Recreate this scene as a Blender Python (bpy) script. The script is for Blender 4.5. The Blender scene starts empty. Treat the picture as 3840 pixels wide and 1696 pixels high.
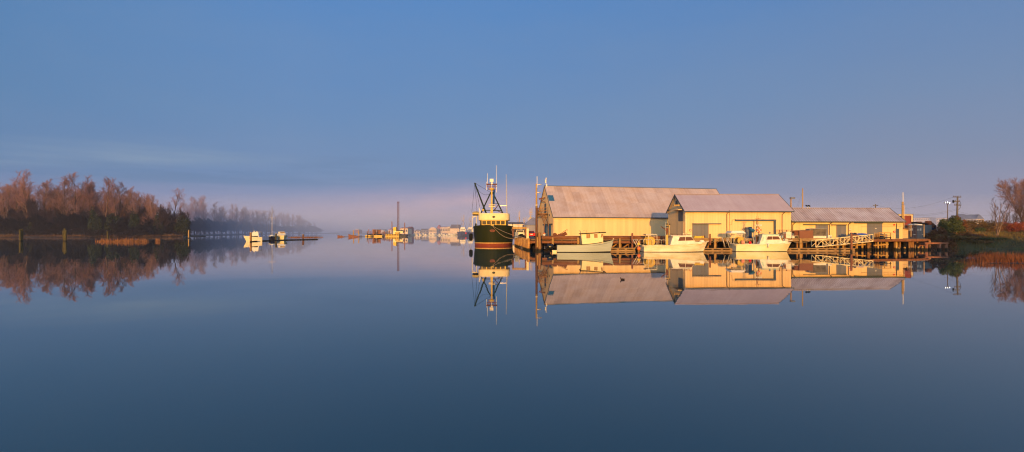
import bpy, math, random
from mathutils import Vector, Matrix, Euler
R = math.radians
rnd = random.Random(7)
scene = bpy.context.scene
COL = scene.collection
F, HOR, CH = 1860.0, 870.0, 3.0            # focal length in photo pixels, horizon row, camera height
def PX(px, Y): return (px - 1920.0) / F * Y
def PZ(py, Y): return CH + (HOR - py) / F * Y
def P(px, py, Y): return Vector((PX(px, Y), Y, PZ(py, Y)))

# ------------------------------------------------------------------ materials
def nt(name):
    m = bpy.data.materials.new(name); m.use_nodes = True
    t = m.node_tree; b = t.nodes['Principled BSDF']
    return m, t, b
def lk(t, a, b): t.links.new(a, b)
def coords(t, scale=(1, 1, 1), kind='Object'):
    tc = t.nodes.new('ShaderNodeTexCoord'); mp = t.nodes.new('ShaderNodeMapping')
    mp.inputs['Scale'].default_value = scale
    lk(t, tc.outputs[kind], mp.inputs['Vector']); return mp.outputs['Vector']
def noise(t, vec, scale, detail=4, rough=.6):
    n = t.nodes.new('ShaderNodeTexNoise'); n.inputs['Scale'].default_value = scale
    n.inputs['Detail'].default_value = detail; n.inputs['Roughness'].default_value = rough
    lk(t, vec, n.inputs['Vector']); return n.outputs['Fac']
def ramp(t, fac, stops, interp='LINEAR'):
    r = t.nodes.new('ShaderNodeValToRGB'); e = r.color_ramp.elements
    r.color_ramp.interpolation = interp
    while len(e) < len(stops): e.new(.5)
    for el, (p, c) in zip(e, stops): el.position = p; el.color = (*c, 1)
    lk(t, fac, r.inputs['Fac']); return r.outputs['Color']
def mixc(t, fac, a, b, mode='MIX'):
    n = t.nodes.new('ShaderNodeMix'); n.data_type = 'RGBA'; n.blend_type = mode
    for sock, v in ((n.inputs[0], fac), (n.inputs[6], a), (n.inputs[7], b)):
        if hasattr(v, 'is_linked'): lk(t, v, sock)
        elif isinstance(v, (int, float)): sock.default_value = v
        else: sock.default_value = (*v, 1)
    return n.outputs[2]
def mth(t, op, a, b=None, c=None):
    n = t.nodes.new('ShaderNodeMath'); n.operation = op
    for i, v in enumerate((a, b, c)):
        if v is None: continue
        if hasattr(v, 'is_linked'): lk(t, v, n.inputs[i])
        else: n.inputs[i].default_value = v
    return n.outputs[0]
def bump(t, b, h, strength=.3, dist=.02):
    n = t.nodes.new('ShaderNodeBump'); n.inputs['Strength'].default_value = strength
    n.inputs['Distance'].default_value = dist
    lk(t, h, n.inputs['Height']); lk(t, n.outputs['Normal'], b.inputs['Normal'])
def pm(name, c1, c2=None, rough=.6, scale=2.0, stretch=(1, 1, 1), metal=0, bmp=0, lo=.35, hi=.65, spec=.06, c3=None):
    """painted / plain surface with uneven colour"""
    m, t, b = nt(name)
    if c2 is None: c2 = tuple(x * .72 for x in c1)
    v = coords(t, stretch)
    f = noise(t, v, scale, 5)
    stops = [(lo, c2), (hi, c1)]
    if c3: stops = [(lo, c2), ((lo + hi) / 2, c1), (hi, c3)]
    lk(t, ramp(t, f, stops), b.inputs['Base Color'])
    b.inputs['Roughness'].default_value = rough; b.inputs['Metallic'].default_value = metal
    b.inputs['Specular IOR Level'].default_value = spec
    if bmp: bump(t, b, noise(t, v, scale * 4, 4), bmp, .03)
    return m
def clad(name, base, dirt, pitch, dirt_amt=.25, groove=.75, rough=.55, streak=(1.2, 1.2, .12), bs=.5):
    """ribbed metal or board cladding; ribs run up the wall (or down the roof slope), local x is along the wall"""
    m, t, b = nt(name)
    tc = t.nodes.new('ShaderNodeTexCoord'); sp = t.nodes.new('ShaderNodeSeparateXYZ')
    lk(t, tc.outputs['Object'], sp.inputs[0])
    s = mth(t, 'ADD', sp.outputs[0], sp.outputs[1]) if name.endswith('wall') else sp.outputs[0]
    fr = mth(t, 'FRACT', mth(t, 'DIVIDE', s, pitch))
    tri = mth(t, 'ABSOLUTE', mth(t, 'SUBTRACT', fr, .5))
    rib = mth(t, 'SMOOTH_MIN', mth(t, 'MULTIPLY', tri, 6.0), 1.0, .3)
    v = coords(t, streak)
    f = noise(t, v, 1.0, 6, .65)
    c = mixc(t, mth(t, 'MULTIPLY', ramp_f(t, f, .42, .75), dirt_amt), base, dirt)
    wn = t.nodes.new('ShaderNodeTexWhiteNoise'); wn.noise_dimensions = '1D'; lk(t, mth(t, 'FLOOR', mth(t, 'DIVIDE', s, pitch * 3)), wn.inputs['W'])
    g = mth(t, 'MULTIPLY', mth(t, 'ADD', mth(t, 'MULTIPLY', rib, 1 - groove), groove), mth(t, 'ADD', mth(t, 'MULTIPLY', wn.outputs['Value'], .13), .90))
    mm = t.nodes.new('ShaderNodeMix'); mm.data_type = 'RGBA'; mm.blend_type = 'MULTIPLY'; mm.inputs[0].default_value = 1
    lk(t, c, mm.inputs[6]); cb = t.nodes.new('ShaderNodeCombineXYZ')
    for i in range(3): lk(t, g, cb.inputs[i])
    lk(t, cb.outputs[0], mm.inputs[7]); lk(t, mm.outputs[2], b.inputs['Base Color'])
    b.inputs['Roughness'].default_value = rough; b.inputs['Specular IOR Level'].default_value = .2
    bump(t, b, rib, bs, .03)
    return m
def ramp_f(t, f, lo, hi):
    n = t.nodes.new('ShaderNodeMapRange'); n.inputs[1].default_value = lo; n.inputs[2].default_value = hi
    lk(t, f, n.inputs[0]); return n.outputs[0]
def roofmat(name, base, alt, pitch, panel=1.6, rough=.45, frost=(.62, .6, .66), frost_amt=.45, ribs=.16):
    m, t, b = nt(name)
    tc = t.nodes.new('ShaderNodeTexCoord'); sp = t.nodes.new('ShaderNodeSeparateXYZ')
    lk(t, tc.outputs['Object'], sp.inputs[0])
    # sheets of different age: white noise per sheet column and course
    cx = mth(t, 'FLOOR', mth(t, 'DIVIDE', sp.outputs[0], panel)); cz = mth(t, 'FLOOR', mth(t, 'DIVIDE', sp.outputs[2], panel * 1.35))
    cb = t.nodes.new('ShaderNodeCombineXYZ'); lk(t, cx, cb.inputs[0]); lk(t, cz, cb.inputs[1])
    wn = t.nodes.new('ShaderNodeTexWhiteNoise'); wn.noise_dimensions = '3D'; lk(t, cb.outputs[0], wn.inputs['Vector'])
    f1 = noise(t, coords(t, (2.2, .1, .1)), 1.0, 4)
    f2 = noise(t, coords(t, (.35, .3, .5)), 1.0, 5)
    k = mth(t, 'ADD', mth(t, 'MULTIPLY', wn.outputs['Value'], .5), mth(t, 'MULTIPLY', f1, .6))
    c = mixc(t, ramp_f(t, k, .25, .95), base, alt)
    fz = ramp_f(t, mth(t, 'ADD', f2, mth(t, 'MULTIPLY', f1, .35)), .5, .95)
    c = mixc(t, mth(t, 'MULTIPLY', fz, frost_amt), c, frost)
    fr = mth(t, 'FRACT', mth(t, 'DIVIDE', sp.outputs[0], pitch)); tri = mth(t, 'ABSOLUTE', mth(t, 'SUBTRACT', fr, .5))
    c2 = mixc(t, mth(t, 'MULTIPLY', ramp_f(t, tri, .5, .1), ribs), c, tuple(x * .55 for x in base))
    lk(t, c2, b.inputs['Base Color']); b.inputs['Roughness'].default_value = rough
    bump(t, b, tri, .35, .03); b.inputs['Specular IOR Level'].default_value = .25
    return m
def wood(name, c1, c2, c3=None, scale=1.5, rough=.8, axis='z', bmp=.5):
    st = {'z': (4, 4, .5), 'x': (.5, 4, 4), 'y': (4, .5, 4)}[axis]
    m, t, b = nt(name)
    v = coords(t, st); f = noise(t, v, scale, 6, .7); g = noise(t, coords(t), .6, 3)
    k = mth(t, 'ADD', mth(t, 'MULTIPLY', f, .7), mth(t, 'MULTIPLY', g, .3))
    st2 = [(.34, c2), (.62, c1)] if c3 is None else [(.32, c2), (.5, c1), (.66, c3)]
    cw = ramp(t, k, st2)
    if axis == 'z':                              # wet, weedy tide band just above the water
        tc = t.nodes.new('ShaderNodeTexCoord'); sp = t.nodes.new('ShaderNodeSeparateXYZ'); lk(t, tc.outputs['Object'], sp.inputs[0])
        cw = mixc(t, ramp_f(t, mth(t, 'ADD', sp.outputs[2], mth(t, 'MULTIPLY', f, .35)), .62, .42), cw, (.028, .024, .014))
    lk(t, cw, b.inputs['Base Color']); b.inputs['Roughness'].default_value = rough; b.inputs['Specular IOR Level'].default_value = .06
    bump(t, b, f, bmp, .06); return m
def leafmat(name, cols, scale=.8, rough=.7, kind='Object'):
    m, t, b = nt(name)
    v = coords(t, (1, 1, 1), kind)
    f = noise(t, v, scale, 5, .75)
    n = len(cols)
    lk(t, ramp(t, f, [(.3 + .4 * i / (n - 1), c) for i, c in enumerate(cols)]), b.inputs['Base Color'])
    b.inputs['Roughness'].default_value = rough; b.inputs['Specular IOR Level'].default_value = .2
    return m
def glow(name, col, s):
    m, t, b = nt(name); b.inputs['Emission Color'].default_value = (*col, 1); b.inputs['Emission Strength'].default_value = s
    b.inputs['Base Color'].default_value = (.8, .8, .8, 1); return m

M = {}
M['b1wall'] = clad('cream_ribbed_wall', (.80, .545, .245), (.58, .37, .16), .30, .34, .84)
M['b2wall'] = clad('yellow_board_wall', (.82, .54, .235), (.60, .37, .15), .26, .30, .82)
M['b3wall'] = clad('bright_board_wall', (.82, .54, .21), (.6, .37, .14), .24, .28, .86)
M['roof1'] = roofmat('old_sheet_roof', (.33, .235, .19), (.49, .355, .27), .30, 1.9, frost_amt=.35)
M['roof2'] = roofmat('mauve_sheet_roof', (.35, .265, .28), (.41, .32, .33), .24, 3.0, frost_amt=.25)
M['roof3'] = roofmat('frosted_corrugated_roof', (.26, .19, .18), (.48, .38, .35), .42, .84, frost_amt=.85, ribs=.55)
M['trimgrey'] = pm('slate_trim', (.075, .095, .115), rough=.5, scale=3)
M['trimblue'] = pm('blue_metal', (.03, .12, .22), rough=.45, scale=2)
M['trimgreen'] = pm('dark_green_trim', (.07, .085, .07), rough=.55, scale=3)
M['pipe'] = pm('brown_pipe', (.085, .06, .05), rough=.5)
M['doorgrey'] = clad('weathered_door_board', (.15, .15, .15), (.24, .17, .12), .22, .6, .62, streak=(3, 3, .2))
M['doorcream'] = clad('cream_roller_door', (.70, .50, .22), (.5, .34, .15), 9, .25, .95)
M['white'] = pm('white_paint', (.80, .74, .58), (.68, .60, .44), .35, 1.6)
M['hullwhite'] = pm('aged_white_hull', (.80, .72, .50), (.66, .54, .32), .35, 1.3, (.5, 1, 1.6))
M['hullpale'] = pm('pale_green_white_hull', (.43, .46, .38), (.38, .40, .31), .4, 1.0, (.25, 1, 3))
M['hullcream'] = pm('cream_gelcoat_hull', (.80, .72, .45), (.78, .62, .30), .22, .9, (.6, 1, 1))
M['cream'] = pm('cream_paint', (.80, .64, .33), (.74, .56, .26), .35, 1.2)
M['mint'] = pm('mint_paint', (.42, .60, .45), rough=.4)
M['winbrown'] = pm('curtained_glass', (.16, .075, .045), (.10, .045, .03), .12, 6, (4, 1, .3))
M['wingold'] = pm('sun_tinted_glass', (.42, .24, .08), (.26, .14, .05), .1, 3)  # gold of the reflected sun painted into the pane colour
M['windark'] = pm('dark_glass', (.03, .03, .028), rough=.08, scale=2, spec=.3)
M['winwheel'] = pm('wheelhouse_glass', (.10, .075, .04), (.03, .028, .02), .08, 1.3)
M['green'] = pm('bottle_green_hull', (.012, .017, .002), (.020, .022, .004), .5, .9, (2.5, 2.5, .25), spec=.05)
M['boot'] = pm('red_antifouling', (.25, .05, .02), (.17, .035, .016), .5, 1.2, (1, 1, 3))
M['stripe'] = pm('cream_stripe', (.62, .36, .10), rough=.5)
M['yellow'] = pm('yellow_paint', (.70, .47, .06), (.58, .36, .04), .4, 2)
M['mastyel'] = pm('ochre_mast_paint', (.62, .42, .10), (.5, .32, .07), .4, 2)
M['dkgreen'] = pm('dark_green_steel', (.018, .03, .016), rough=.5)
M['black'] = pm('black_rubber', (.012, .012, .012), rough=.6, spec=.03)
M['blackgloss'] = pm('black_gloss', (.01, .01, .011), rough=.22, spec=.25)
M['navy'] = pm('navy_hull', (.02, .022, .05), rough=.3)
M['bluehull'] = pm('slate_blue_hull', (.05, .055, .11), rough=.4)
M['alum'] = pm('galvanised_tube', (.62, .55, .42), (.45, .38, .28), .35, 4, metal=.3)
M['steel'] = pm('grey_steel', (.25, .24, .23), rough=.4, metal=.5)
M['rust'] = pm('rusty_steel', (.20, .07, .03), (.10, .04, .025), .8, 3, bmp=.3)
M['rope'] = pm('worn_rope', (.42, .30, .16), rough=.9, scale=12)
M['orange'] = pm('orange_buoy', (.75, .20, .06), (.65, .15, .04), .45, 3)
M['pinkbuoy'] = pm('faded_pink_buoy', (.80, .30, .17), (.72, .23, .12), .5, 3)
M['red'] = pm('red_paint', (.62, .03, .02), (.5, .02, .02), .3, 3)
M['carred'] = pm('red_car_paint', (.52, .008, .02), rough=.35, scale=1, spec=.08)
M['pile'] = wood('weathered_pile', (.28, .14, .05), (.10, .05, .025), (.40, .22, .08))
M['pileyel'] = wood('yellow_pile', (.40, .235, .07), (.20, .10, .035), (.52, .33, .11))  # yellower timber than the weathered piles
M['piledark'] = wood('wet_dark_pile', (.12, .055, .025), (.04, .022, .015), (.22, .11, .05))
M['pilegreen'] = wood('mossy_pile', (.07, .058, .018), (.028, .025, .01), (.115, .09, .03))
M['pilered'] = wood('red_brown_pile', (.25, .10, .05), (.13, .055, .035), (.36, .17, .09))
M['log'] = wood('brown_log', (.19, .075, .03), (.09, .04, .022), (.28, .13, .05), axis='x')
M['plank'] = wood('float_planks', (.29, .175, .07), (.13, .07, .03), (.40, .26, .11), axis='x')
M['deckplank'] = wood('deck_planks', (.22, .14, .08), (.13, .08, .05), axis='x')
M['bulk'] = wood('bulkhead_log', (.44, .21, .055), (.13, .055, .022), (.64, .38, .11), scale=2.2, bmp=.9)
M['tar'] = pm('dark_underdock', (.02, .014, .01), rough=.9)
M['brown'] = pm('brown_steel_plate', (.22, .095, .05), (.19, .08, .045), .6, 1)
M['bingrey'] = pm('stained_bin', (.17, .14, .10), (.08, .065, .05), .8, 1.6)
M['tote'] = pm('white_plastic_tote', (.78, .72, .58), (.66, .58, .44), .5, 2)
M['tarp'] = pm('grey_tarp', (.30, .30, .27), (.18, .19, .2), .7, 2)
M['bluetarp'] = pm('blue_plastic', (.03, .10, .38), (.025, .07, .26), .4, 2)
M['darkblue'] = pm('dark_blue_paint', (.012, .035, .09), rough=.4)
M['maroon'] = clad('maroon_container', (.12, .045, .04), (.08, .035, .03), .28, .4, .7)
M['contred'] = clad('red_container', (.22, .04, .025), (.14, .03, .02), .28, .3, .75)
M['contgrey'] = clad('grey_container', (.13, .15, .16), (.09, .1, .1), .28, .4, .72)
M['contbeige'] = clad('beige_container', (.62, .48, .28), (.5, .36, .2), .3, .3, .9)
M['townwall'] = pm('cream_town_wall', (.78, .60, .40), (.66, .50, .34), .7, .4)  # cream walls of the town buildings
M['townroof'] = pm('town_roof', (.22, .17, .15), rough=.8, scale=.5)
M['townred'] = pm('town_red_wall', (.42, .14, .12), rough=.8, scale=.5)
M['towngrey'] = pm('town_grey_wall', (.30, .28, .30), rough=.8, scale=.4)
M['slateroof'] = pm('slate_house_roof', (.11, .12, .17), rough=.8, scale=.4)
M['asphalt'] = pm('path_asphalt', (.10, .10, .11), rough=.9, scale=2)
M['twigl'] = leafmat('orange_twigs', [(.125, .060, .052), (.225, .112, .096), (.32, .17, .145)], .12, .8)
M['twigm'] = leafmat('rosy_twigs', [(.12, .065, .058), (.21, .115, .105), (.29, .165, .15)], .12, .8)
M['bark'] = pm('grey_bark', (.13, .085, .06), (.07, .045, .035), .9, .6)
M['barkpale'] = pm('pale_bark', (.30, .20, .13), (.16, .10, .07), .9, .8)
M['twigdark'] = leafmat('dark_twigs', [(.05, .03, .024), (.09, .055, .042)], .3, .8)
M['twigthick'] = leafmat('shade_dark_twigs', [(.006, .005, .009), (.013, .009, .014), (.025, .015, .019)], .15, .85)  # shade at the foot of the wood put into the twig colour
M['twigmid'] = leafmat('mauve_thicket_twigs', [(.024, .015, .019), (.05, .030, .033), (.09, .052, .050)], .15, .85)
M['bramble'] = leafmat('dark_bramble', [(.005, .005, .008), (.011, .008, .012), (.022, .013, .016)], .25, .9)  # darkened with the thickets to carry the shade under the wood
M['ivy'] = leafmat('ivy_green', [(.012, .02, .010), (.028, .042, .018)], .4, .8)
M['bushgreen'] = leafmat('deep_green_leaves', [(.024, .038, .012), (.055, .075, .02), (.10, .09, .026)], .5, .8)
M['bushrust'] = leafmat('rust_leaves', [(.05, .03, .014), (.15, .06, .02), (.29, .12, .03)], .7, .8)
M['bushbrown'] = leafmat('brown_green_leaves', [(.05, .045, .014), (.13, .08, .024), (.25, .11, .034)], .5, .8)
M['bushred'] = leafmat('red_twig_bush', [(.09, .022, .014), (.25, .055, .022), (.34, .14, .034)], .5, .8)
M['reed'] = leafmat('orange_reeds', [(.13, .05, .014), (.25, .10, .03), (.36, .17, .055)], .4, .8)
M['reedr'] = leafmat('russet_reeds', [(.08, .028, .010), (.15, .05, .018), (.22, .085, .028)], .4, .8)
M['reedd'] = leafmat('dull_reeds', [(.05, .03, .018), (.10, .055, .028), (.16, .085, .036)], .1, .8)
M['grass'] = leafmat('bank_grass', [(.065, .06, .016), (.14, .10, .028), (.24, .13, .04)], .25, .9)
M['soil'] = leafmat('bank_soil', [(.06, .042, .022), (.085, .07, .024), (.075, .10, .022)], .12, .95)
M['mud'] = pm('shore_mud', (.05, .038, .03), (.03, .024, .02), .5, .3)
M['yard'] = pm('yard_gravel', (.16, .13, .10), (.10, .08, .065), .9, .5)
M['duck'] = pm('dark_feathers', (.02, .015, .012), (.035, .02, .012), .6, 12)
M['beak'] = pm('duck_bill', (.25, .16, .05), rough=.4)

# ------------------------------------------------------------------ mesh building
class MB:
    def __init__(s): s.v = []; s.f = []; s.k = []
    def add(s, vs, fs, mi=0):
        o = len(s.v); s.v += [tuple(v) for v in vs]; s.f += [tuple(i + o for i in f) for f in fs]; s.k += [mi] * len(fs); return s
    def hexa(s, p, mi=0):                       # 8 corners: bottom ring 0-3, top ring 4-7
        return s.add(p, [(3, 2, 1, 0), (4, 5, 6, 7), (0, 1, 5, 4), (1, 2, 6, 5), (2, 3, 7, 6), (3, 0, 4, 7)], mi)
    def bx(s, x0, x1, y0, y1, z0, z1, mi=0, b=0):
        if b:                                    # bevelled box: chamfered vertical and top edges
            r = []
            for z, i in ((z0, 0), (z1 - b, 0), (z1, b)):
                r.append([(x0 + b + i, y0 + i, z), (x1 - b - i, y0 + i, z), (x1 - i, y0 + b + i, z), (x1 - i, y1 - b - i, z),
                          (x1 - b - i, y1 - i, z), (x0 + b + i, y1 - i, z), (x0 + i, y1 - b - i, z), (x0 + i, y0 + b + i, z)])
            return s.loft(r, mi)
        return s.hexa([(x0, y0, z0), (x1, y0, z0), (x1, y1, z0), (x0, y1, z0), (x0, y0, z1), (x1, y0, z1), (x1, y1, z1), (x0, y1, z1)], mi)
    def loft(s, rings, mi=0, cap=True, close=True):
        n = len(rings[0]); vs = [p for r in rings for p in r]; fs = []
        for i in range(len(rings) - 1):
            for j in range(n if close else n - 1):
                k = (j + 1) % n; fs.append((i * n + j, i * n + k, (i + 1) * n + k, (i + 1) * n + j))
        if cap and close:
            fs.append(tuple(range(n - 1, -1, -1))); m = (len(rings) - 1) * n; fs.append(tuple(m + j for j in range(n)))
        return s.add(vs, fs, mi)
    def tube(s, pts, r, n=8, mi=0, cap=True):
        pts = [Vector(p) for p in pts]; rs = r if isinstance(r, (list, tuple)) else [r] * len(pts)
        rings = []; up = None
        for i, p in enumerate(pts):
            d = (pts[min(i + 1, len(pts) - 1)] - pts[max(i - 1, 0)])
            d = d.normalized() if d.length > 1e-9 else Vector((0, 0, 1))
            a = up if up is not None else (Vector((1, 0, 0)) if abs(d.x) < .8 else Vector((0, 1, 0)))
            a = (a - d * a.dot(d)); a = a.normalized() if a.length > 1e-6 else d.orthogonal().normalized()
            up = a; b = d.cross(a)
            rings.append([p + (a * math.cos(2 * math.pi * j / n) + b * math.sin(2 * math.pi * j / n)) * rs[i] for j in range(n)])
        return s.loft(rings, mi, cap)
    def bar(s, p, q, w, h=None, mi=0, up=(0, 0, 1)):
        h = h or w; p, q = Vector(p), Vector(q); d = (q - p).normalized(); u = Vector(up)
        u = u - d * u.dot(d); u = u.normalized() if u.length > 1e-4 else d.orthogonal().normalized(); e = d.cross(u)
        r = lambda c: [c + e * w / 2 + u * h / 2, c - e * w / 2 + u * h / 2, c - e * w / 2 - u * h / 2, c + e * w / 2 - u * h / 2]
        return s.loft([r(p), r(q)], mi)
    def prism(s, xz, y0, y1, mi=0):              # outline in the x-z plane, extruded along y
        return s.loft([[(x, y1, z) for x, z in xz], [(x, y0, z) for x, z in xz]], mi)
    def vprism(s, xy, z0, z1, mi=0): return s.loft([[(x, y, z0) for x, y in xy], [(x, y, z1) for x, y in xy]], mi)
    def lathe(s, prof, c=(0, 0, 0), n=16, mi=0, axis='z'):
        rings = []
        for r, z in prof:
            ring = []
            for j in range(n):
                a = 2 * math.pi * j / n; p = (r * math.cos(a), r * math.sin(a), z)
                if axis == 'y': p = (p[0], p[2], -p[1])
                if axis == 'x': p = (p[2], p[0], p[1])
                ring.append((p[0] + c[0], p[1] + c[1], p[2] + c[2]))
            rings.append(ring)
        return s.loft(rings, mi)
    def ball(s, c, r, n=12, mi=0):
        r = r if isinstance(r, (tuple, list)) else (r, r, r); m = n // 2; rings = []
        for i in range(1, m):
            th = math.pi * i / m
            rings.append([(c[0] + r[0] * math.sin(th) * math.cos(2 * math.pi * j / n), c[1] + r[1] * math.sin(th) * math.sin(2 * math.pi * j / n),
                           c[2] - r[2] * math.cos(th)) for j in range(n)])
        return s.loft(rings, mi)
    def ring(s, c, Rr, r, n=20, mi=0, axis='y', a0=0, a1=360):
        pts = []
        for j in range(n + 1):
            a = R(a0 + (a1 - a0) * j / n); u, w = Rr * math.cos(a), Rr * math.sin(a)
            pts.append({'y': (c[0] + u, c[1], c[2] + w), 'x': (c[0], c[1] + u, c[2] + w), 'z': (c[0] + u, c[1] + w, c[2])}[axis])
        return s.tube(pts, r, 6, mi)
    def build(s, name, mats, parent=None, smooth=False):
        me = bpy.data.meshes.new(name); me.from_pydata(s.v, [], s.f)
        if not isinstance(mats, (list, tuple)): mats = [mats]
        for m in mats: me.materials.append(M[m] if isinstance(m, str) else m)
        if len(mats) > 1: me.polygons.foreach_set('material_index', s.k)
        if smooth: me.polygons.foreach_set('use_smooth', [True] * len(me.polygons))
        me.update()
        o = bpy.data.objects.new(name, me); COL.objects.link(o)
        if parent is not None: o.parent = parent
        return o
def B(): return MB()
def tag(o, label, cat, group=None):
    o['label'] = label; o['category'] = cat
    if group: o['group'] = group
    return o
def struct(o): o['kind'] = 'structure'; return o
def stuff(o, label, cat): o['kind'] = 'stuff'; o['label'] = label; o['category'] = cat; return o
def thing(name, label, cat, loc=(0, 0, 0), rz=0, group=None):
    o = bpy.data.objects.new(name, None); COL.objects.link(o); o.empty_display_size = .3
    o.location = loc; o.rotation_euler = (0, 0, R(rz)); return tag(o, label, cat, group)
KIDS = {}
def copy_tree(o, parent=None):
    c = o.copy(); COL.objects.link(c)
    if parent is not None: c.parent = parent
    for ch in list(o.children): copy_tree(ch, c)
    return c
def again(o, loc, label, rz=None, sc=None, group=None):
    c = copy_tree(o); c.location = loc; c['label'] = label
    if rz is not None: c.rotation_euler = (0, 0, R(rz))
    if sc is not None: c.scale = sc if isinstance(sc, (tuple, list)) else (sc, sc, sc)
    if group: c['group'] = group
    return c
def one(name, mb, mats, label, cat, loc=(0, 0, 0), rz=0, group=None, smooth=False):
    o = mb.build(name, mats, None, smooth); o.location = loc; o.rotation_euler = (0, 0, R(rz)); return tag(o, label, cat, group)
def sag(p, q, drop, n=10):
    p, q = Vector(p), Vector(q)
    return [p.lerp(q, i / n) - Vector((0, 0, drop * 4 * (i / n) * (1 - i / n))) for i in range(n + 1)]
HAZE, FOG, FOGH, SUN, SUNC, EXPO, SKYK, BACK = .00014, .0024, 30, 4.6, (1.0, .51, .105), 0.22, .84, 2.0
DN = True
# ------------------------------------------------------------------ the sheds on the wharf
DZ = 1.85                                     # wharf deck height
class Shed:
    def __init__(s, name, label, px, Y, yaw, L, W, ze, zr, wall, roof, over=.35, trim='trimgrey', end=.18):
        s.a = R(yaw); s.X0 = PX(px, Y); s.Y0 = Y; s.L, s.W, s.ze, s.zr = L, W, ze - DZ, zr - DZ
        s.root = thing(name, label, 'warehouse', (s.X0, Y, DZ), yaw)
        k = (s.zr - s.ze) / (W / 2)
        e = s.ze - .06
        B().loft([[(x, 0, -.14), (x, 0, e), (x, W / 2, s.zr - .06), (x, W, e), (x, W, -.14)][::-1] for x in (0, L)]).build('wall', wall, s.root)
        th = .1
        sec = lambda x: [(x, -over, s.ze - over * k), (x, -over, s.ze - over * k + th), (x, W / 2, s.zr + th), (x, W + over, s.ze - over * k + th), (x, W + over, s.ze - over * k), (x, W / 2, s.zr)]
        s.roof = B().loft([sec(-end), sec(L + end)]).build('roof', roof, s.root)
        zf = s.ze - over * k
        B().bx(-end, L + end, -over - .14, -over - .004, zf - .12, zf + .06).build('gutter', trim, s.root)
        for x0, x1 in ((-end - .07, -end - .004), (L + end + .004, L + end + .07)):
            B().loft([[(x, -over - .02, zf - .16), (x, -over - .02, zf + th + .03), (x, W / 2, s.zr + th + .03), (x, W / 2, s.zr - .16)] for x in (x0, x1)]).loft(
                [[(x, W / 2, s.zr - .16), (x, W / 2, s.zr + th + .03), (x, W + over + .02, zf + th + .03), (x, W + over + .02, zf - .16)] for x in (x0, x1)]).build('bargeboard', trim, s.root)
        B().bar((-end - .05, W / 2, s.zr + th + .03), (L + end + .05, W / 2, s.zr + th + .03), .3, .07).build('ridge_cap', 'trimblue' if L > 30 else roof, s.root)
    def at(s, px, py):
        k = (px - 1920) / F
        t = (k * s.Y0 - s.X0) / (math.cos(s.a) - k * math.sin(s.a)); Y = s.Y0 + t * math.sin(s.a)
        return t, PZ(py, Y) - DZ
    def panel(s, name, mat, x0, y0, x1, y1, d=.05, parent=None, d0=.004, foot=False):
        (a, z1), (b, z0) = s.at(x0, y0), s.at(x1, y1)
        if foot: z0 = .02
        return B().bx(a, b, -d0 - d, -d0, z0, z1).build(name, mat, parent or s.root)
    def pipe(s, px, ytop, ybot, mat='pipe', swan=True):
        t, z1 = s.at(px, ytop); _, z0 = s.at(px, ybot); z0 = max(z0, .03)
        pts = ([(t + .32, -.42, z1), (t + .30, -.36, z1 - .15), (t, -.09, z1 - .55)] if swan else [(t, -.07, z1)]) + [(t, -.07, z0)]
        return B().tube(pts, .055, 6).build('downpipe', mat, s.root)

b1 = Shed('warehouse', 'largest cream warehouse with the long weathered sheet roof and blue roof patch', 2076, 106, 11, 42.8, 13.8, 6.48, 13.37, 'b1wall', 'roof1', .35, 'trimgrey', .2)
b2 = Shed('warehouse', 'gabled yellow shed with mauve roof and two sliding door tracks, middle of the wharf', 2569, 82, 1, 17.7, 8.4, 6.64, 9.42, 'b2wall', 'roof2', .4, 'trimgrey', .25)
b3 = Shed('warehouse', 'lowest long yellow shed with frosted corrugated roof at right end of wharf', 2970, 83.2, 3, 19.4, 6.0, 4.95, 7.05, 'b3wall', 'roof3', .35, 'trimgreen', .22)
# big warehouse: roof patch, gable trim, balcony, stair, doors, aerial
def roofpatch(s, x0, x1, f0, f1, mat, name):
    k = (s.zr - s.ze) / (s.W / 2); pt = lambda x, f, d: (x, f * s.W / 2, s.ze + .1 + d + f * s.W / 2 * k)
    B().hexa([pt(x0, f0, .01), pt(x1, f0, .01), pt(x1, f1, .01), pt(x0, f1, .01), pt(x0, f0, .05), pt(x1, f0, .05), pt(x1, f1, .05), pt(x0, f1, .05)]).build(name, mat, s.root)
roofpatch(b1, -.12, 1.15, .47, .66, 'trimblue', 'roof_patch')
g = b1.root
def gbox(name, mat, x0, x1, y0, y1, z0, z1, par=None): return B().bx(x0, x1, y0, y1, z0, z1).build(name, mat, par or g)
d = gbox('door', 'trimblue', -.09, -.004, 2.0, 4.6, .02, 2.6); gbox('door_track', 'trimgrey', -.22, -.1, .6, 8.4, 2.62, 2.95)
gbox('door', 'trimblue', -.09, -.004, 5.6, 7.6, .02, 2.6); gbox('door', 'trimgrey', -.09, -.004, 6.0, 7.4, 5.3, 7.6)
bal = B()
bal.bx(-1.9, -.02, 4.6, 8.6, 5.05, 5.28)
for y in (4.7, 6.6, 8.5):
    bal.bar((-1.82, y, 5.28), (-1.82, y, 6.5), .12); bal.bar((-.1, y, 4.3), (-1.8, y, 5.05), .12)
for z in (5.7, 6.1, 6.5): bal.bar((-1.82, 4.65, z), (-1.82, 8.55, z), .1, .12)
for y in (4.65, 8.55):
    for z in (5.9, 6.5): bal.bar((-.05, y, z), (-1.82, y, z), .08, .1)
balc = bal.build('balcony', 'pile', g)
st = B()
for x in (-1.7, -.85):
    st.bar((x, 4.6, 5.1), (x, 1.1, 2.75), .09, .3)
for i in range(11):
    y = 4.5 - i * .33; z = 5.0 - i * .222; st.bx(-1.7, -.85, y - .14, y + .14, z, z + .05)
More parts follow.
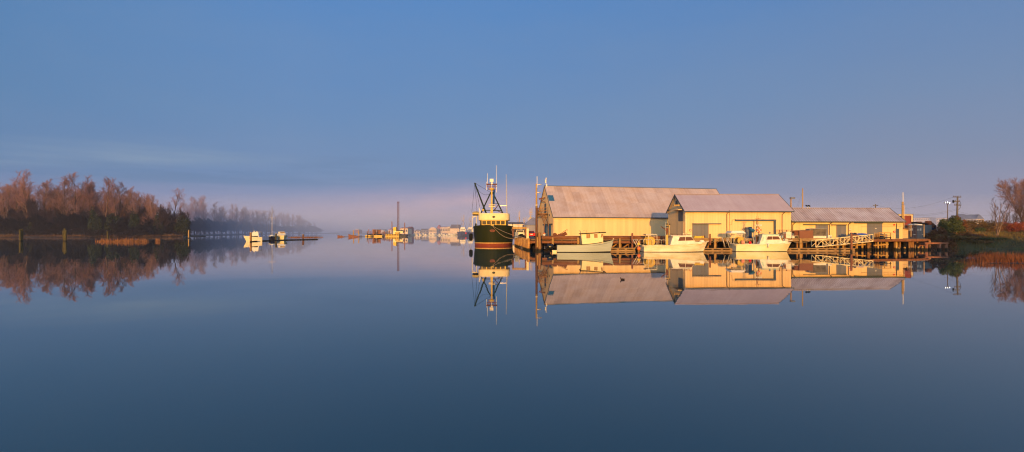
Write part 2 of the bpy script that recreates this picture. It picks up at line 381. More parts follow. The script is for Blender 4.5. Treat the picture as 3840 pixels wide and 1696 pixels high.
st.bar((-1.78, 4.6, 6.1), (-1.78, 1.1, 3.7), .07, .09); st.bar((-1.78, 1.1, .02), (-1.78, 1.1, 3.7), .1); st.bar((-.8, 1.1, .02), (-.8, 1.1, 3.0), .1)
st.build('stair', 'pile', g)
B().bar((-.1, 6.6, 8.9), (-1.6, 6.6, 8.6), .2, .25).bar((-.05, 6.6, 7.8), (-1.5, 6.6, 8.55), .12).build('hoist_beam', 'rust', g)
gbox('vent', 'trimgrey', -.08, -.004, 3.0, 3.5, 4.6, 5.05)
a = B(); a.tube([(.1, 6.5, 10.2), (.1, 6.5, 13.2)], .05); a.bx(-.18, .06, 6.42, 6.58, 12.2, 13.0); a.bx(.12, .32, 6.44, 6.56, 11.4, 11.9); a.bx(-.02, .02, 6.2, 6.8, 12.5, 12.58); a.ball((.1, 6.5, 13.3), .16, 8)
a.build('antenna', 'white', g)
b1.pipe(2079, 812, 890, 'b1wall', False)
# middle shed
b2.pipe(2725, 790, 893); b2.pipe(2932, 793, 893)
B().tube([(b2.at(2572, 790)[0], -.06, b2.at(2572, 790)[1]), (b2.at(2572, 790)[0], -.06, .05)], .05, 6).build('downpipe', 'white', b2.root)
b2.panel('door', 'doorgrey', 2596, 842, 2657, 894, .05, foot=True); b2.panel('door_track', 'trimgrey', 2595, 838, 2703, 841.5, .16, None, .06)
rd = b2.panel('door', 'doorcream', 2828, 833, 2900, 894, .02, foot=True); rd['label'] = 'cream roller door'
b2.panel('door_track', 'trimgrey', 2755, 823.5, 2908, 829.5, .22, None, .03); b2.panel('door_frame', 'trimgrey', 2900.5, 829.6, 2907.5, 894, .2, None, .004, True)
b2.panel('door_frame', 'trimgrey', 2825.5, 829.6, 2828, 894, .06, None, .004, True)
lk_ = b2.panel('locker', 'doorgrey', 2792, 852.5, 2801, 894, .55, None, .004, True); b2.panel('locker_door', 'darkblue', 2801.2, 851.5, 2813, 894, .6, None, .004, True)
sg = b2.panel('safety_sign', 'red', 2585.5, 860, 2592, 867.5, .03); b2.panel('pictogram', 'white', 2587.6, 861.4, 2590.2, 866, .008, sg, .036)
t_, z_ = b2.at(2735, 795); _, z2 = b2.at(2735, 871)
B().tube([(t_, -.04, z_), (t_ - .03, -.04, z2)], .025, 5).tube([(t_ - .03, -.04, z2 + 1.2), (t_ + .4, -.04, z2 + 1.25), (t_ + .45, -.04, z2 + 2.0), (t_ + 1.1, -.04, z2 + 2.15)], .018, 5).build('cable', 'black', b2.root)
def gp(name, mat, y0, y1, z0, z1, d=.06, par=None): return B().bx(-d - .004, -.004, y0, y1, z0, z1).build(name, mat, par or b2.root)
w = gp('vent', 'trimgrey', 3.55, 4.5, 5.75, 6.6, .05)
gp('hatch', 'trimgrey', .95, 3.0, 2.95, 4.75, .05); gp('hatch_canopy', 'b2wall', .8, 4.4, 4.8, 4.92, .9); gp('hoist_beam', 'pileyel', 1.6, 1.9, 5.5, 5.75, 1.3)
gp('door', 'b2wall', .4, 3.4, .02, 2.9, .08); gp('conduit', 'white', 3.0, 3.06, .02, 3.9, .05)
B().tube([(b2.at(2572, 790)[0] - .3, -.5, 4.45), (-.3, -.55, 4.3)], .06, 6).ball((-.3, -.62, 4.25), .13, 8).build('floodlight', 'steel', b2.root)
# right shed
for d0, d1, yt, t0, t1, yk in ((3058, 3105, 844, 3011, 3105.5, 841), (3136, 3172, 845, 3114.5, 3173, 842), (3251, 3308, 838.5, 3202, 3308.5, 834.8)):
    b3.panel('door', 'doorgrey', d0, yt, d1, 892, .05, foot=True); b3.panel('door_track', 'trimgreen', t0, yk, t1, yk + 3.6, .16, None, .06)
b3.panel('door', 'trimgrey', 3358.5, 858, 3371, 893, .04, foot=True)
for p in (2972, 3109, 3180): b3.pipe(p, 831, 892)
b3.pipe(3361, 838, 858, 'pipe', False)
sg = b3.panel('fire_alarm_bell', 'red', 3349.6, 840.8, 3355, 846, .12); sg2 = b3.panel('extinguisher_box', 'red', 3349.8, 865.5, 3355, 873, .14); b3.panel('pictogram', 'white', 3351.8, 867, 3353.4, 871.5, .006, sg2, .146)
s_ = b3.panel('safety_sign', 'white', 3184, 858, 3190, 868, .02)
b3.panel('sign_lettering', 'red', 3184.5, 858.6, 3189.5, 860.6, .005, s_, .026); b3.panel('sign_lettering', 'red', 3184.5, 864, 3189.5, 867.5, .005, s_, .026)
b3.panel('door_plate', 'white', 3280.5, 856.5, 3286, 858.3, .01, None, .056)
t0, z0 = b3.at(3309, 844); t1, _ = b3.at(3380, 844)
B().tube([(t0, -.05, z0), (t1, -.05, z0)], .025, 5).tube([(b3.at(3229, 851)[0], -.04, b3.at(3229, 851)[1]), (t1, -.04, b3.at(3380, 851)[1])], .02, 5).build('conduit', 'pipe', b3.root)

# lamp and masts about the right shed
def cpx(px, py, Y): return P(px, py, Y)
def pole_thing(name, label, cat, px, Y, y0, y1, r0, r1, mat, group=None):
    p = P(px, y0, Y); o = thing(name, label, cat, p, 0, group); h = PZ(y1, Y) - p.z
    B().tube([(0, 0, -.4), (0, 0, h * .5), (0, 0, h)], [r0, (r0 + r1) / 2, r1], 9).build('pole', mat, o, True); return o, h
o, h = pole_thing('area_lamp', 'short ochre lamp post with box lamp where two shed roofs meet', 'lamp post', 2966, 83.4, 790, 746, .11, .1, 'pileyel')
B().bx(-.12, .62, -.25, .25, h, h + .26, 0, .04).build('lamp_head', 'steel', o)
o, h = pole_thing('timber_mast', 'slim bare ochre mast rising behind the low shed roof', 'mast', 3010, 96, 850, 707, .12, .09, 'pileyel')
B().tube([(0, 0, h * .92), (-1.6, .3, h * .3)], .012, 4).tube([(0, 0, h * .92), (-1.1, .3, h * .3)], .012, 4).build('stay_wire', 'steel', o)
for i, (px, dx) in enumerate(((3027, 0), (3036, .4))):
    p = P(px, 777, 86.3); o = thing('roof_floodlight', ('left' if i == 0 else 'right') + ' one of two small floodlights on the low shed ridge', 'floodlight', p, 0, 'floodlights on the low shed ridge')
    B().tube([(0, 0, -.35), (0, 0, .15)], .025, 5).build('bracket', 'steel', o); B().hexa([(-.25, -.1, .2), (.05, -.1, .05), (.05, .15, .05), (-.25, .15, .2), (-.18, -.1, .36), (.14, -.1, .2), (.14, .15, .2), (-.18, .15, .36)]).build('lamp_head', 'black', o)
o, h = pole_thing('antenna_pole', 'stout ochre pole with white whip aerial at right end of low shed', 'pole', 3385, 90.0, 893, 757, .21, .16, 'pileyel')
B().tube([(.06, 0, h - .3), (.06, 0, h + 1.7)], .055, 6).build('antenna', 'white', o); B().bar((-.3, -.15, h - .5), (.35, -.15, h - .4), .08).tube([(.2, -.16, .5), (.2, -.16, h - .6)], .03, 5).build('bracket', 'steel', o)

# ------------------------------------------------------------------ the wharf
dock = thing('wharf', 'long timber wharf on piles carrying the yellow sheds', 'wharf', (0, 0, 0))
front = [(3.1, 80.2), (11, 79.2), (46, 79.0), (57.5, 80.3), (66.8, 82.3), (70.6, 84.2), (71.5, 86), (71.5, 100), (45, 108), (1.3, 108)]
B().vprism(front, DZ - .22, DZ - .006).build('deck', 'deckplank', dock)
def along(mbf, name, mat, pts, z, w, h):
    for (x0, y0), (x1, y1) in zip(pts, pts[1:]):
        B().bar((x0, y0, z), (x1, y1, z), w, h).build(name, mat, dock)
along(None, 'cap_beam', 'log', [(3.1, 80.05), (11, 79.05), (27, 79.0)], 1.36, .34, .36)
along(None, 'cap_beam', 'plank', [(27, 78.85), (46, 78.85), (57.5, 80.15)], 1.66, .3, .34)
along(None, 'cap_beam', 'log', [(57.6, 80.1), (66.8, 82.1), (70.7, 84.05)], 1.6, .3, .36)
x = 4.3
while x < 26.5:                                # round logs laid along the edge as a bull rail
    x1 = min(x + 7.4, 26.6); B().tube([(x, 79.4 if x > 11 else 79.9, 2.06), (x1, 79.3 if x > 4.5 else 79.5, 2.06)], [.33, .30], 12).build('bull_rail', 'log', dock, True); x += 7.45
x = 27.2
while x < 56:
    B().bar((x, 79.15 + max(0, x - 46) * .1, 1.92), (min(x + 5.6, 57), 79.15 + max(0, min(x + 5.6, 57) - 46) * .1, 1.92), .24, .16).build('bull_rail', 'plank', dock); x += 5.8
B().bx(3.2, 71.4, 86.0, 86.2, -.8, 1.6).build('bulkhead', 'tar', dock)
for i in range(34):                            # bearing piles under the deck
    x = 5 + i * 1.78 + rnd.uniform(-.3, .3)
    for y in ((80.4, 83.2) if i % 2 else (81.6,)):
        yy = y + max(0, x - 50) * .12; r = rnd.uniform(.14, .19)
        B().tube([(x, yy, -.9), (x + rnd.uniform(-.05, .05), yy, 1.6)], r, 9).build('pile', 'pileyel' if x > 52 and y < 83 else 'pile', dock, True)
for i in range(26):
    x = 52.3 + i * .7 + rnd.uniform(-.25, .25); yy = 80.5 + rnd.choice((.1, 1.0, 2.2, 3.4)) + max(0, x - 50) * .12; r = rnd.uniform(.12, .2)
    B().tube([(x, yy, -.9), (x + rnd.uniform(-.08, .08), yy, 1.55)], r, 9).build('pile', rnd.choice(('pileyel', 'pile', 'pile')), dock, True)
for i in range(7):
    x = 14 + i * 1.9; B().bar((x, 80.9, .2), (x + 1.6, 80.9, 1.3), .12, .2).build('brace', 'pile', dock)
for x0 in (52, 55.5, 59.5):
    B().bar((x0, 80.7 + (x0 - 50) * .1, .75), (x0 + 2.6, 80.9 + (x0 - 50) * .1, .95), .14, .22).build('brace', 'pileyel', dock)
# standing piles along the edge
def pile(px, Y, ytop, r, mat, label, cat='piling', group='mooring piles along the wharf', cap=None, lean=0, z0=-1.0):
    x = PX(px, Y); z1 = PZ(ytop, Y); o = thing('mooring_pile', label, cat, (x, Y, 0), 0, group)
    n = 5; B().tube([(lean * (1 - i / n) + rnd.uniform(-.02, .02), rnd.uniform(-.02, .02), z0 + (z1 - z0) * i / n) for i in range(n + 1)], [r * (1.06 - .1 * i / n) for i in range(n + 1)], 11).build('trunk', mat, o, True)
    B().lathe([(r * .9, z1 - .02), (r * .8, z1 + .06), (.02, z1 + .09)], (0, 0, 0), 11).build('cap', cap or mat, o)
    return o
pile(2023, 77.6, 874, .27, 'pile', 'thick brown pile leaning close beside the tall light pole')
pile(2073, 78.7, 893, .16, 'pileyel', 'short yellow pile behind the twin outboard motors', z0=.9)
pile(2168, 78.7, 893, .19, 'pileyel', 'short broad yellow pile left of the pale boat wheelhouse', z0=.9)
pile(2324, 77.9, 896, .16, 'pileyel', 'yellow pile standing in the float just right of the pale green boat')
pile(2371, 77.9, 876, .16, 'pilered', 'taller dark brown pile on the float left of the net drum boat')
pile(2663, 78.6, 879, .14, 'pilered', 'brown pile head in front of grey sliding door', z0=.9)
pile(2681, 77.9, 895, .16, 'pileyel', 'yellow pile between the two net drum boats')
pile(2944, 78.6, 878, .14, 'pilered', 'brown pile head left of the white fish totes', z0=.9)
pile(3002, 78.5, 896, .17, 'pileyel', 'yellow pile below the brown steel box')
pile(3192.5, 74.0, 877, .15, 'pilered', 'tall brown pile standing in water in front of the gangway')
# tall light pole
Y = 77.4; o = thing('light_pole', 'tallest two stage timber pole with aerial and side lamps left of warehouse', 'pole', (PX(2012, Y), Y, 0))
zc = PZ(770, Y); zt = PZ(690, Y)
B().tube([(0, 0, -1), (0, 0, 3), (.0, 0, zc)], [.21, .19, .17], 10).build('trunk', 'piledark', o, True)
B().tube([(0, -.05, zc - .4), (-.03, -.05, zt)], [.15, .12], 9).build('upper_pole', 'pileyel', o, True)
B().lathe([(.2, zc - .05), (.2, zc + .08)], (0, 0, 0), 10).build('collar', 'white', o)
B().tube([(.08, -.1, zt - .6), (.08, -.1, PZ(662, Y))], .045, 6).build('antenna', 'white', o)
for y, l in ((693, .55), (723, .45)):
    z = PZ(y, Y); a = B(); a.tube([(0, -.1, z), (l, -.1, z + .05)], .03, 5); a.ball((l + .08, -.1, z), (.2, .12, .08), 8); a.build('side_lamp', 'alum', o)
B().tube([(.1, -.15, .6), (.14, -.2, 2.2)], .1, 8).build('gauge_board', 'pileyel', o)
# bulkhead of upright logs on the channel side
bl = thing('log_bulkhead', 'sunlit bulkhead wall of upright logs beside the green fishing boat', 'bulkhead', (0, 0, 0))
N = 52
for i in range(N):
    f = i / (N - 1); x = 2.75 + (.80 - 2.75) * f + rnd.uniform(-.06, .06); y = 80.6 + 28 * f
    r = rnd.uniform(.24, .33); zt = 1.88 + rnd.uniform(-.28, .12)
    B().tube([(x + rnd.uniform(-.08, .08), y, -.9), (x, y, .6), (x + rnd.uniform(-.03, .05), y, zt)], [r, r * .97, r * .88], 9).build('log', 'bulk', bl, True)
B().bar((3.05, 80.9, 1.3), (1.15, 108.5, 1.3), .3, .5).build('waler', 'log', bl)
p = P(1978.5, 890, 84); o = thing('marker_post', 'bright white square post at the corner of the log bulkhead', 'post', (p.x, 84, DZ))
B().bx(-.2, .2, -.2, .2, 0, PZ(858, 84) - DZ, 0, .03).build('post', 'cream', o)
B().tube([(-.1, 0, 1.3), (-.1, 0, 1.9)], .02, 5).tube([(.1, 0, 1.3), (.1, 0, 1.9)], .02, 5).build('rod', 'white', o)
Y = 90; o = thing('timber_gantry', 'ochre timber gantry spanning behind the white post', 'gantry', (0, Y, DZ))
B().bar((PX(1921, Y), 0, PZ(855.5, Y) - DZ), (PX(1976, Y), 0, PZ(855.5, Y) - DZ), .3, .34).build('beam', 'pileyel', o)
B().bar((PX(1971, Y), .1, 0), (PX(1971, Y), .1, PZ(858.6, Y) - DZ), .2).build('post', 'pilered', o); B().bar((PX(1924, Y), .1, 0), (PX(1924, Y), .1, PZ(858.6, Y) - DZ), .18).build('post', 'pilered', o)

# floats moored under the wharf edge
def floatdock(x0, x1, Y, label, top=.52):
    o = thing('float', label, 'float', ((x0 + x1) / 2, Y, 0), 0, 'timber floats below the wharf'); h = (x1 - x0) / 2
    B().bx(-h, h, -1.1, 1.1, top - .12, top).build('deck', 'plank', o)
    B().bx(-h + .1, h - .1, -1.12, -.85, .02, top - .26).build('stringer', 'plank', o); B().bx(-h + .1, h - .1, .8, 1.05, .02, top - .2).build('stringer', 'pile', o)
    b = []; n = max(3, int(h * 1.4))
    for i in range(n + 1):
        x = -h + .3 + (2 * h - .6) * i / n; b.append(B().bx(x - .16, x + .16, -1.08, 1.0, -.2, top - .125))
    for q_ in b: q_.build('cross_tie', 'plank', o)
    B().bx(-h, h, -.8, .8, -.3, .12).build('log_raft', 'piledark', o); return o
floatdock(14.7, 19.2, 77.6, 'short float between the pale green boat and the net drum boat')
floatdock(19.4, 40.0, 78.0, 'long float behind the two white net drum boats', .45)
floatdock(41.6, 53.5, 78.3, 'long float carrying the foot of the white gangway', .46)

# gangway
o = thing('gangway', 'white trussed gangway sloping up from float to wharf', 'gangway', (0, 0, 0))
def truss(xa, xb, Y, ya_t, ya_b, yb_t, yb_b, n, name):
    b = B(); T = lambda f: Vector((PX(xa + (xb - xa) * f, Y), Y, PZ(ya_t + (yb_t - ya_t) * f, Y))); Bo = lambda f: Vector((PX(xa + (xb - xa) * f, Y), Y, PZ(ya_b + (yb_b - ya_b) * f, Y)))
    b.bar(T(0), T(1), .1, .1); b.bar(Bo(0), Bo(1), .1, .1)
    for i in range(n + 1):
        b.bar(Bo(i / n), T(i / n), .07)
        if i < n:
            if i % 2: b.bar(T(i / n), Bo((i + 1) / n), .06)
            else: b.bar(Bo(i / n), T((i + 1) / n), .06)
    return b.build(name, 'cream', o)
truss(3059, 3274, 77.3, 901.5, 927, 880, 905.5, 8, 'side_truss'); truss(3043, 3262, 78.7, 901.5, 925.5, 881, 904.5, 8, 'side_truss')
B().hexa([P(3061, 926.5, 77.4), P(3272, 905.2, 77.4), P(3262, 904.4, 78.6), P(3045, 925.4, 78.6), P(3061, 925, 77.4), P(3272, 903.9, 77.4), P(3262, 903.1, 78.6), P(3045, 924, 78.6)]).build('walkway', 'steel', o)
# railing by the head of the gangway
o = thing('timber_railing', 'weathered timber railing on the wharf beside the gangway head', 'railing', (0, 79.9, DZ))
b = B()
for px in (3281, 3289, 3297, 3317, 3339): B().bar((PX(px, 79.9), 0, .01), (PX(px, 79.9), 0, 1.02), .13).build('post', 'pileyel', o)
for z in (.25, .62, 1.0): b.bar((PX(3291, 79.9), -.08, z), (PX(3341, 79.9), -.08, z), .06, .14)
b.build('rail', 'pileyel', o)
o = thing('stacked_drum_rack', 'dark drums and gear stored behind the timber railing', 'rack', (PX(3306, 81), 81, DZ))
for i in range(3): B().lathe([(.0, 0), (.27, 0), (.28, .4), (.27, .8), (0, .82)], (-.7 + i * .65, 0, 0), 12).build('drum', ['rust', 'darkblue', 'steel'][i], o)
o = thing('ladder_stand', 'thin forked metal stand right of the timber railing', 'stand', (PX(3350, 80.6), 80.6, DZ))
B().tube([(0, 0, 0), (0, 0, .9)], .03, 6).tube([(-.3, 0, 1.0), (-.25, 0, .75), (.25, 0, .75), (.3, 0, 1.0)], .03, 6).tube([(-.3, 0, 0), (.3, 0, 0)], .03, 6).build('frame', 'alum', o)
# ------------------------------------------------------------------ cargo on the wharf
def onwharf(name, label, cat, px, Y, group=None, rz=0): return thing(name, label, cat, (PX(px, Y), Y, DZ), rz, group)
def tote(px0, px1, y0, y1, Y, label, d=1.0, z=0):
    s = Y / F; o = thing('fish_tote', label, 'tote', (PX((px0 + px1) / 2, Y), Y, DZ + z), 0, 'white fish totes on the wharf'); w = (px1 - px0) * s / 2; h = (y1 - y0) * s
    b = B().bx(-w, w, 0, d, .1, h, 0, .035)
    for x in (-w + .02, -.12, w - .26): b.bx(x, x + .24, .03, d - .03, 0, .1)
    b.build('tub', 'tote', o); B().bx(-w - .02, w + .02, -.02, d + .02, h + .002, h + .05).build('lid', 'tote', o)
    r = B()
    for k in range(1, 6): r.bx(-w + 2 * w * k / 6 - .012, -w + 2 * w * k / 6 + .012, -.018, -.002, .15, h - .08)
    r.build('rib', 'cream', o); return h
Y = 79.9
tote(2947, 2968.5, 884, 895.5, Y, 'lower white fish tote of the stack of two'); tote(2948, 2968.5, 869, 882.5, Y, 'upper white fish tote of the stack of two', 1.0, .53)
tote(2971, 2998, 884.5, 895.5, Y, 'white fish tote under the grey tarp, left of the brown box')
tote(2925, 2936, 884.5, 895.5, Y, 'small white tote half hidden left of the brown pile head')
tote(3051, 3099, 885, 895.5, Y, 'long white tote under the stained grey bin'); tote(3105, 3119, 881.5, 895, Y, 'white square tote at the end of the cargo row')
o = onwharf('tarp_bundle', 'grey tarped bundle lying on a white tote', 'bundle', 2980, 80.1); b = B()
rings = []
for i in range(7):
    u = i / 6; zz = [.0, .1, .38, .5, .42, .3, .0][i]
    rings.append([(-.55 + 1.0 * u, .05, .5), (-.55 + u, -.02, .5 + zz * .8 + .03), (-.55 + u, .4, .53 + zz), (-.55 + u, .9, .5 + zz * .7 + .03), (-.55 + u, .95, .5)])
b.loft(rings).build('tarp', 'tarp', o, False)
o = onwharf('steel_box', 'large plain brown steel box on the wharf', 'box', 3024, 79.6)
B().bx(-1.12, 1.10, 0, 1.7, .02, 1.35, 0, .02).build('body', 'brown', o); B().bx(-1.13, 1.12, -.02, 1.72, 1.352, 1.40).build('lid', 'brown', o); B().bx(-1.75, -1.13, .3, 1.6, .02, 1.25).build('side_crate', 'rust', o)
o = onwharf('scrap_bin', 'stained grey bin with torn liner resting on a long white tote', 'bin', 3069, 80.05)
zb = .55; B().hexa([(-1.25, .0, zb), (1.15, .0, zb), (1.15, 1.0, zb), (-1.25, 1.0, zb), (-1.32, -.06, zb + 1.13), (1.32, -.06, zb + 1.15), (1.32, 1.1, zb + 1.15), (-1.32, 1.1, zb + 1.13)]).build('body', 'bingrey', o)
B().bar((-1.34, -.09, zb + 1.14), (1.34, -.09, zb + 1.16), .06, .07).build('rim', 'tarp', o); B().hexa([(-1.42, .0, zb), (-1.27, -.01, zb), (-1.27, 1.0, zb), (-1.42, 1., zb), (-1.45, -.07, zb + 1.1), (-1.34, -.07, zb + 1.12), (-1.34, 1.1, zb + 1.12), (-1.45, 1.1, zb + 1.1)]).build('end_panel', 'tarp', o)
o = onwharf('pipe_rack', 'rusty pipe rack of trestles and rails left of the white totes', 'rack', 2940, 80.6)
b = B()
for z in (1.45, .78): b.tube([(-1.45, 0, z), (1.45, 0, z)], .035, 6)
b.build('rail', 'rust', o)
for x in (-.75, .45):
    B().tube([(x - .25, -.2, 0), (x, 0, 1.5)], .03, 5).tube([(x + .25, -.2, 0), (x, 0, 1.5)], .03, 5).tube([(x - .15, .3, 0), (x, 0, 1.5)], .03, 5).build('trestle', 'rust', o)
B().bx(-1.1, .3, -.3, .3, .02, .5, 0, .04).bx(-.6, .2, -.2, .25, .5, .72).build('crate', 'steel', o)
o = onwharf('barricade', 'yellow barricade with two A-shaped ends before the grey door', 'barricade', 2621, 79.8)
for x in (-.72, .55):
    B().prism([(x - .16, 0), (x + .22, 0), (x + .1, .52), (x - .04, .52)], -.3, .3).build('end_frame', 'yellow', o)
B().bx(-.5, .5, -.12, .12, .12, .48, 0, .03).build('beam', 'yellow', o)
o = onwharf('compressor', 'small engine on the wharf behind the rail in front of grey door', 'compressor', 2637, 79.75)
B().bx(-.35, .35, -.3, .3, 0, .18).ball((0, 0, .3), (.3, .2, .2), 10).tube([(.2, 0, .3), (.2, 0, .6)], .05, 6).build('engine', 'rust', o)
# rusty gear left of the big warehouse
o = onwharf('winch_wreckage', 'heap of rusty winch gear with spool and small jib by warehouse corner', 'scrap heap', 2100, 82.5)
B().lathe([(.05, -.28), (.36, -.28), (.36, -.22), (.12, -.2), (.12, .2), (.36, .22), (.36, .28), (.05, .28)], (-.85, 0, .62), 16, 0, 'y').build('spool', 'rust', o)
for i, (x0, z0, x1, z1) in enumerate(((-.5, .3, 1.0, 1.15), (-.3, .25, 1.1, .95), (0, .25, 1.2, .8), (-.5, .5, .6, .9))):
    B().bar((x0, -.2 + i * .14, z0), (x1, -.15 + i * .12, z1), .14, .2).build('beam', 'rust', o)
B().bx(-.7, .9, -.4, .5, 0, .32, 0, .05).build('skid', 'rust', o)
B().tube([(-.35, 0, .6), (1.2, 0, 1.55)], .045, 6).tube([(1.2, 0, 1.55), (1.28, 0, 1.4), (1.24, 0, 1.25)], .02, 5).build('jib', 'rust', o)
B().lathe([(.05, -.15), (.22, -.15), (.22, .15), (.05, .15)], (-.2, -.1, .6), 14, 0, 'y').build('drum', 'rust', o)
o = onwharf('garbage_can', 'white can with orange lid beside blue warehouse doors', 'can', 2042, 104); B().lathe([(.24, 0), (.28, .75)], (0, 0, 0), 12).build('body', 'white', o); B().lathe([(.3, .755), (.3, .9), (.1, .98)], (0, 0, 0), 12).build('lid', 'orange', o)
o = onwharf('kayak', 'blue plastic kayak lying on the wharf behind the gangway', 'kayak', 3231, 80.6)
B().loft([[(-1.15 + x, r * math.cos(a), .62 + .9 * r * math.sin(a)) for a in [2 * math.pi * k / 10 for k in range(10)]] for x, r in ((0, .04), (.25, .24), (.7, .36), (1.2, .38), (1.7, .33), (2.1, .2), (2.3, .03))]).build('hull', 'bluetarp', o, True)
B().bx(-.8, -.6, -.3, .3, 0, .32).bx(.5, .7, -.3, .3, 0, .32).build('rest', 'pile', o)
o = onwharf('gear_tote', 'rust orange tote of fishing gear beside blue kayak', 'tote', 3209, 80.2)
B().bx(-.55, .5, 0, .8, .02, .72, 0, .04).build('tub', 'brown', o)
b = B()
for k in range(9): b.ball((rnd.uniform(-.6, .4), rnd.uniform(.1, .8), .78 + rnd.uniform(0, .14)), (rnd.uniform(.14, .26), .2, rnd.uniform(.1, .2)), 8)
b.build('net_heap', 'darkblue', o); B().bx(-.95, -.57, 0, .6, .02, .85, 0, .05).build('side_bin', 'tarp', o)

# ------------------------------------------------------------------ boats
def hull(L, bd, bw, zs, xs_wl, rake, rows, n=18, zb=-.35, xbot=0.0):
    """half-breadth bd(t) at the rail, bw(t) at the water; zs(t) sheer; rows: list of (s, power) heights from 0 at the water to 1 at the rail"""
    st = []
    for i in range(n + 1):
        t = i / n; row = []
        for s in rows:
            z = zs(t) * s if s >= 0 else zb * -s
            ss = max(s, 0)
            y = bw(t) + (bd(t) - bw(t)) * ss ** 1.15
            if s < 0: y *= .86
            x = xbot * ss + t * (xs_wl + (L - xs_wl) * (ss ** rake) - xbot * ss) if s >= 0 else t * (xs_wl - .1)
            row.append((x, y, z))
        st.append(row)
    return st
def hull_mesh(st, bands, name, mats, parent, smooth=True):
    m = MB(); n = len(st); r = len(st[0])
    for sgn in (1, -1):
        vs = [(x, y * sgn, z) for row in st for x, y, z in row]
        base = len(m.v); m.v += vs
        for j in range(r - 1):
            for i in range(n - 1):
                q4 = (i * r + j, (i + 1) * r + j, (i + 1) * r + j + 1, i * r + j + 1)
                m.f.append(tuple(base + k for k in (q4 if sgn < 0 else q4[::-1]))); m.k.append(bands[j])
    tr = st[0]
    for j in range(r - 1):
        (x0, y0, z0), (x1, y1, z1) = tr[j], tr[j + 1]
        m.add([(x0, y0, z0), (x0, -y0, z0), (x1, -y1, z1), (x1, y1, z1)], [(0, 1, 2, 3)], bands[j])
    return m.build(name, mats, parent, False)
def deck_mesh(st, drop, inset, name, mat, parent, skip=0):
    m = MB(); top = [row[-1] for row in st][:len(st) - skip]
    L = [(x - (.05 if i == len(top) - 1 else 0), max(y - inset, .01), z - drop) for i, (x, y, z) in enumerate(top)]
    n = len(L); vs = L + [(x, -y, z) for x, y, z in L]
    m.add(vs, [(i, i + 1, n + i + 1, n + i) for i in range(n - 1)])
    for s in (1, -1):                               # inner bulwark and rail cap
        ro = [(x, y * s, z + .003) for x, y, z in top]; ri = [(x, y * s, z + drop + .003) for x, y, z in L]; rb = [(x, y * s, z) for x, y, z in L]
        m.add(ro + ri + rb, [(i, i + 1, n + i + 1, n + i) for i in range(n - 1)] + [(n + i, n + i + 1, 2 * n + i + 1, 2 * n + i) for i in range(n - 1)])
    x, y, z = top[0]; xi, yi, zi = L[0]
    return m.build(name, mat, parent)
def rail_tube(st, k, r, name, mat, parent, dz=0, dy=.02, n=6):
    m = MB()
    for s in (1, -1): m.tube([(row[k][0], (row[k][1] + dy) * s, row[k][2] + dz) for row in st], r, n)
    x, y, z = st[0][k]; m.tube([(x - .02, y, z + dz), (x - .02, -y, z + dz)], r, n)
    return m.build(name, mat, parent, True)
def fb(full, tr, mid, p=2.2): return lambda t: full * (tr + (1 - tr) * min(t / mid, 1) ** .8) if t <= mid else full * max(1 - ((t - mid) / (1 - mid)) ** p, .004)

def sideboat(name, label, px0, py0, Y, yaw):
    """origin: near stern corner at the water; returns the thing and a pixel -> (x, z) reader in the boat's side plane"""
    s = Y / F; o = thing(name, label, 'fishing boat', (PX(px0, Y), Y, 0), yaw)
    return o, s, (lambda px, py: ((px - px0) * s, (py0 - py) * s))
def rollers(o, pts, y):
    for i, (a, b) in enumerate(pts):
        B().tube([(a[0], y - i * .5, a[1]), (b[0], y - i * .5, b[1])], .06, 7).build('stern_roller', 'alum', o, True)
def net_drum(o, x, y, z, rad, wid, mat='yellow', core='pileyel'):
    d = B().lathe([(.05, -wid / 2 - .05), (rad, -wid / 2 - .05), (rad, -wid / 2), (rad * .45, -wid / 2 + .02), (rad * .45, wid / 2 - .02), (rad, wid / 2), (rad, wid / 2 + .05), (.05, wid / 2 + .05)], (x, y, z), 22, 0, 'y').build('net_drum', mat, o)
    B().lathe([(rad * .5, -wid / 2 + .05), (rad * .78, -wid / 4), (rad * .8, wid / 4), (rad * .5, wid / 2 - .05)], (x, y, z), 18, 0, 'y').build('net', core, d)
    b = B()
    for k in range(6):
        a = k * math.pi / 3; b.bar((x, y - wid / 2 - .075, z), (x + rad * .92 * math.cos(a), y - wid / 2 - .075, z + rad * .92 * math.sin(a)), .05, .05, 0, (0, 1, 0))
    b.ring((x, y - wid / 2 - .07, z), rad * .95, .045, 22); b.build('spoke', mat, d); return d
def buoy(o_loc, r, mat, label, group='buoys on the net drum boats'):
    o = thing('buoy', label, 'buoy', o_loc, 0, group); B().ball((0, 0, 0), (r, r, r * 1.08), 14).build('float', mat, o, True); B().lathe([(r * .3, r * .95), (r * .28, r * 1.25), (.02, r * 1.28)], (0, 0, 0), 8).build('eye', mat, o); return o
def wl(o, x, y, z): return o.matrix_basis @ Vector((x, y, z))

# 1 pale green white wooden boat
s = 72.5 / F
o, s, q = sideboat('fishing_boat', 'pale green white wooden boat with small square wheelhouse and twin outboards', 2089.5, 947.5, 72.5, -3)
zs = lambda t: 1.07 + .02 * t + .80 * max(t - .25, 0) ** 2.0 / .5625 * .93
Lh = (2304 - 2089.5) * s; Lw = (2292 - 2089.5) * s
st = hull(Lh, fb(1.32, .88, .45, 2.3), fb(1.22, .88, .4, 1.9), zs, Lw, 1.0, [-1, 0, .08, .25, .42, .42001, .58, .75, .9, 1.0], 22)
hull_mesh(st, [1, 1, 0, 0, 0, 0, 0, 0, 0], 'hull', ['hullpale', 'piledark'], o)
deck_mesh(st, .3, .06, 'deck', 'steel', o); rail_tube(st, -1, .045, 'gunwale', 'black', o, .02)
for k in (3, 5, 7): rail_tube(st, k, .008, 'plank_seam', 'hullpale', o, 0, .003, 4)
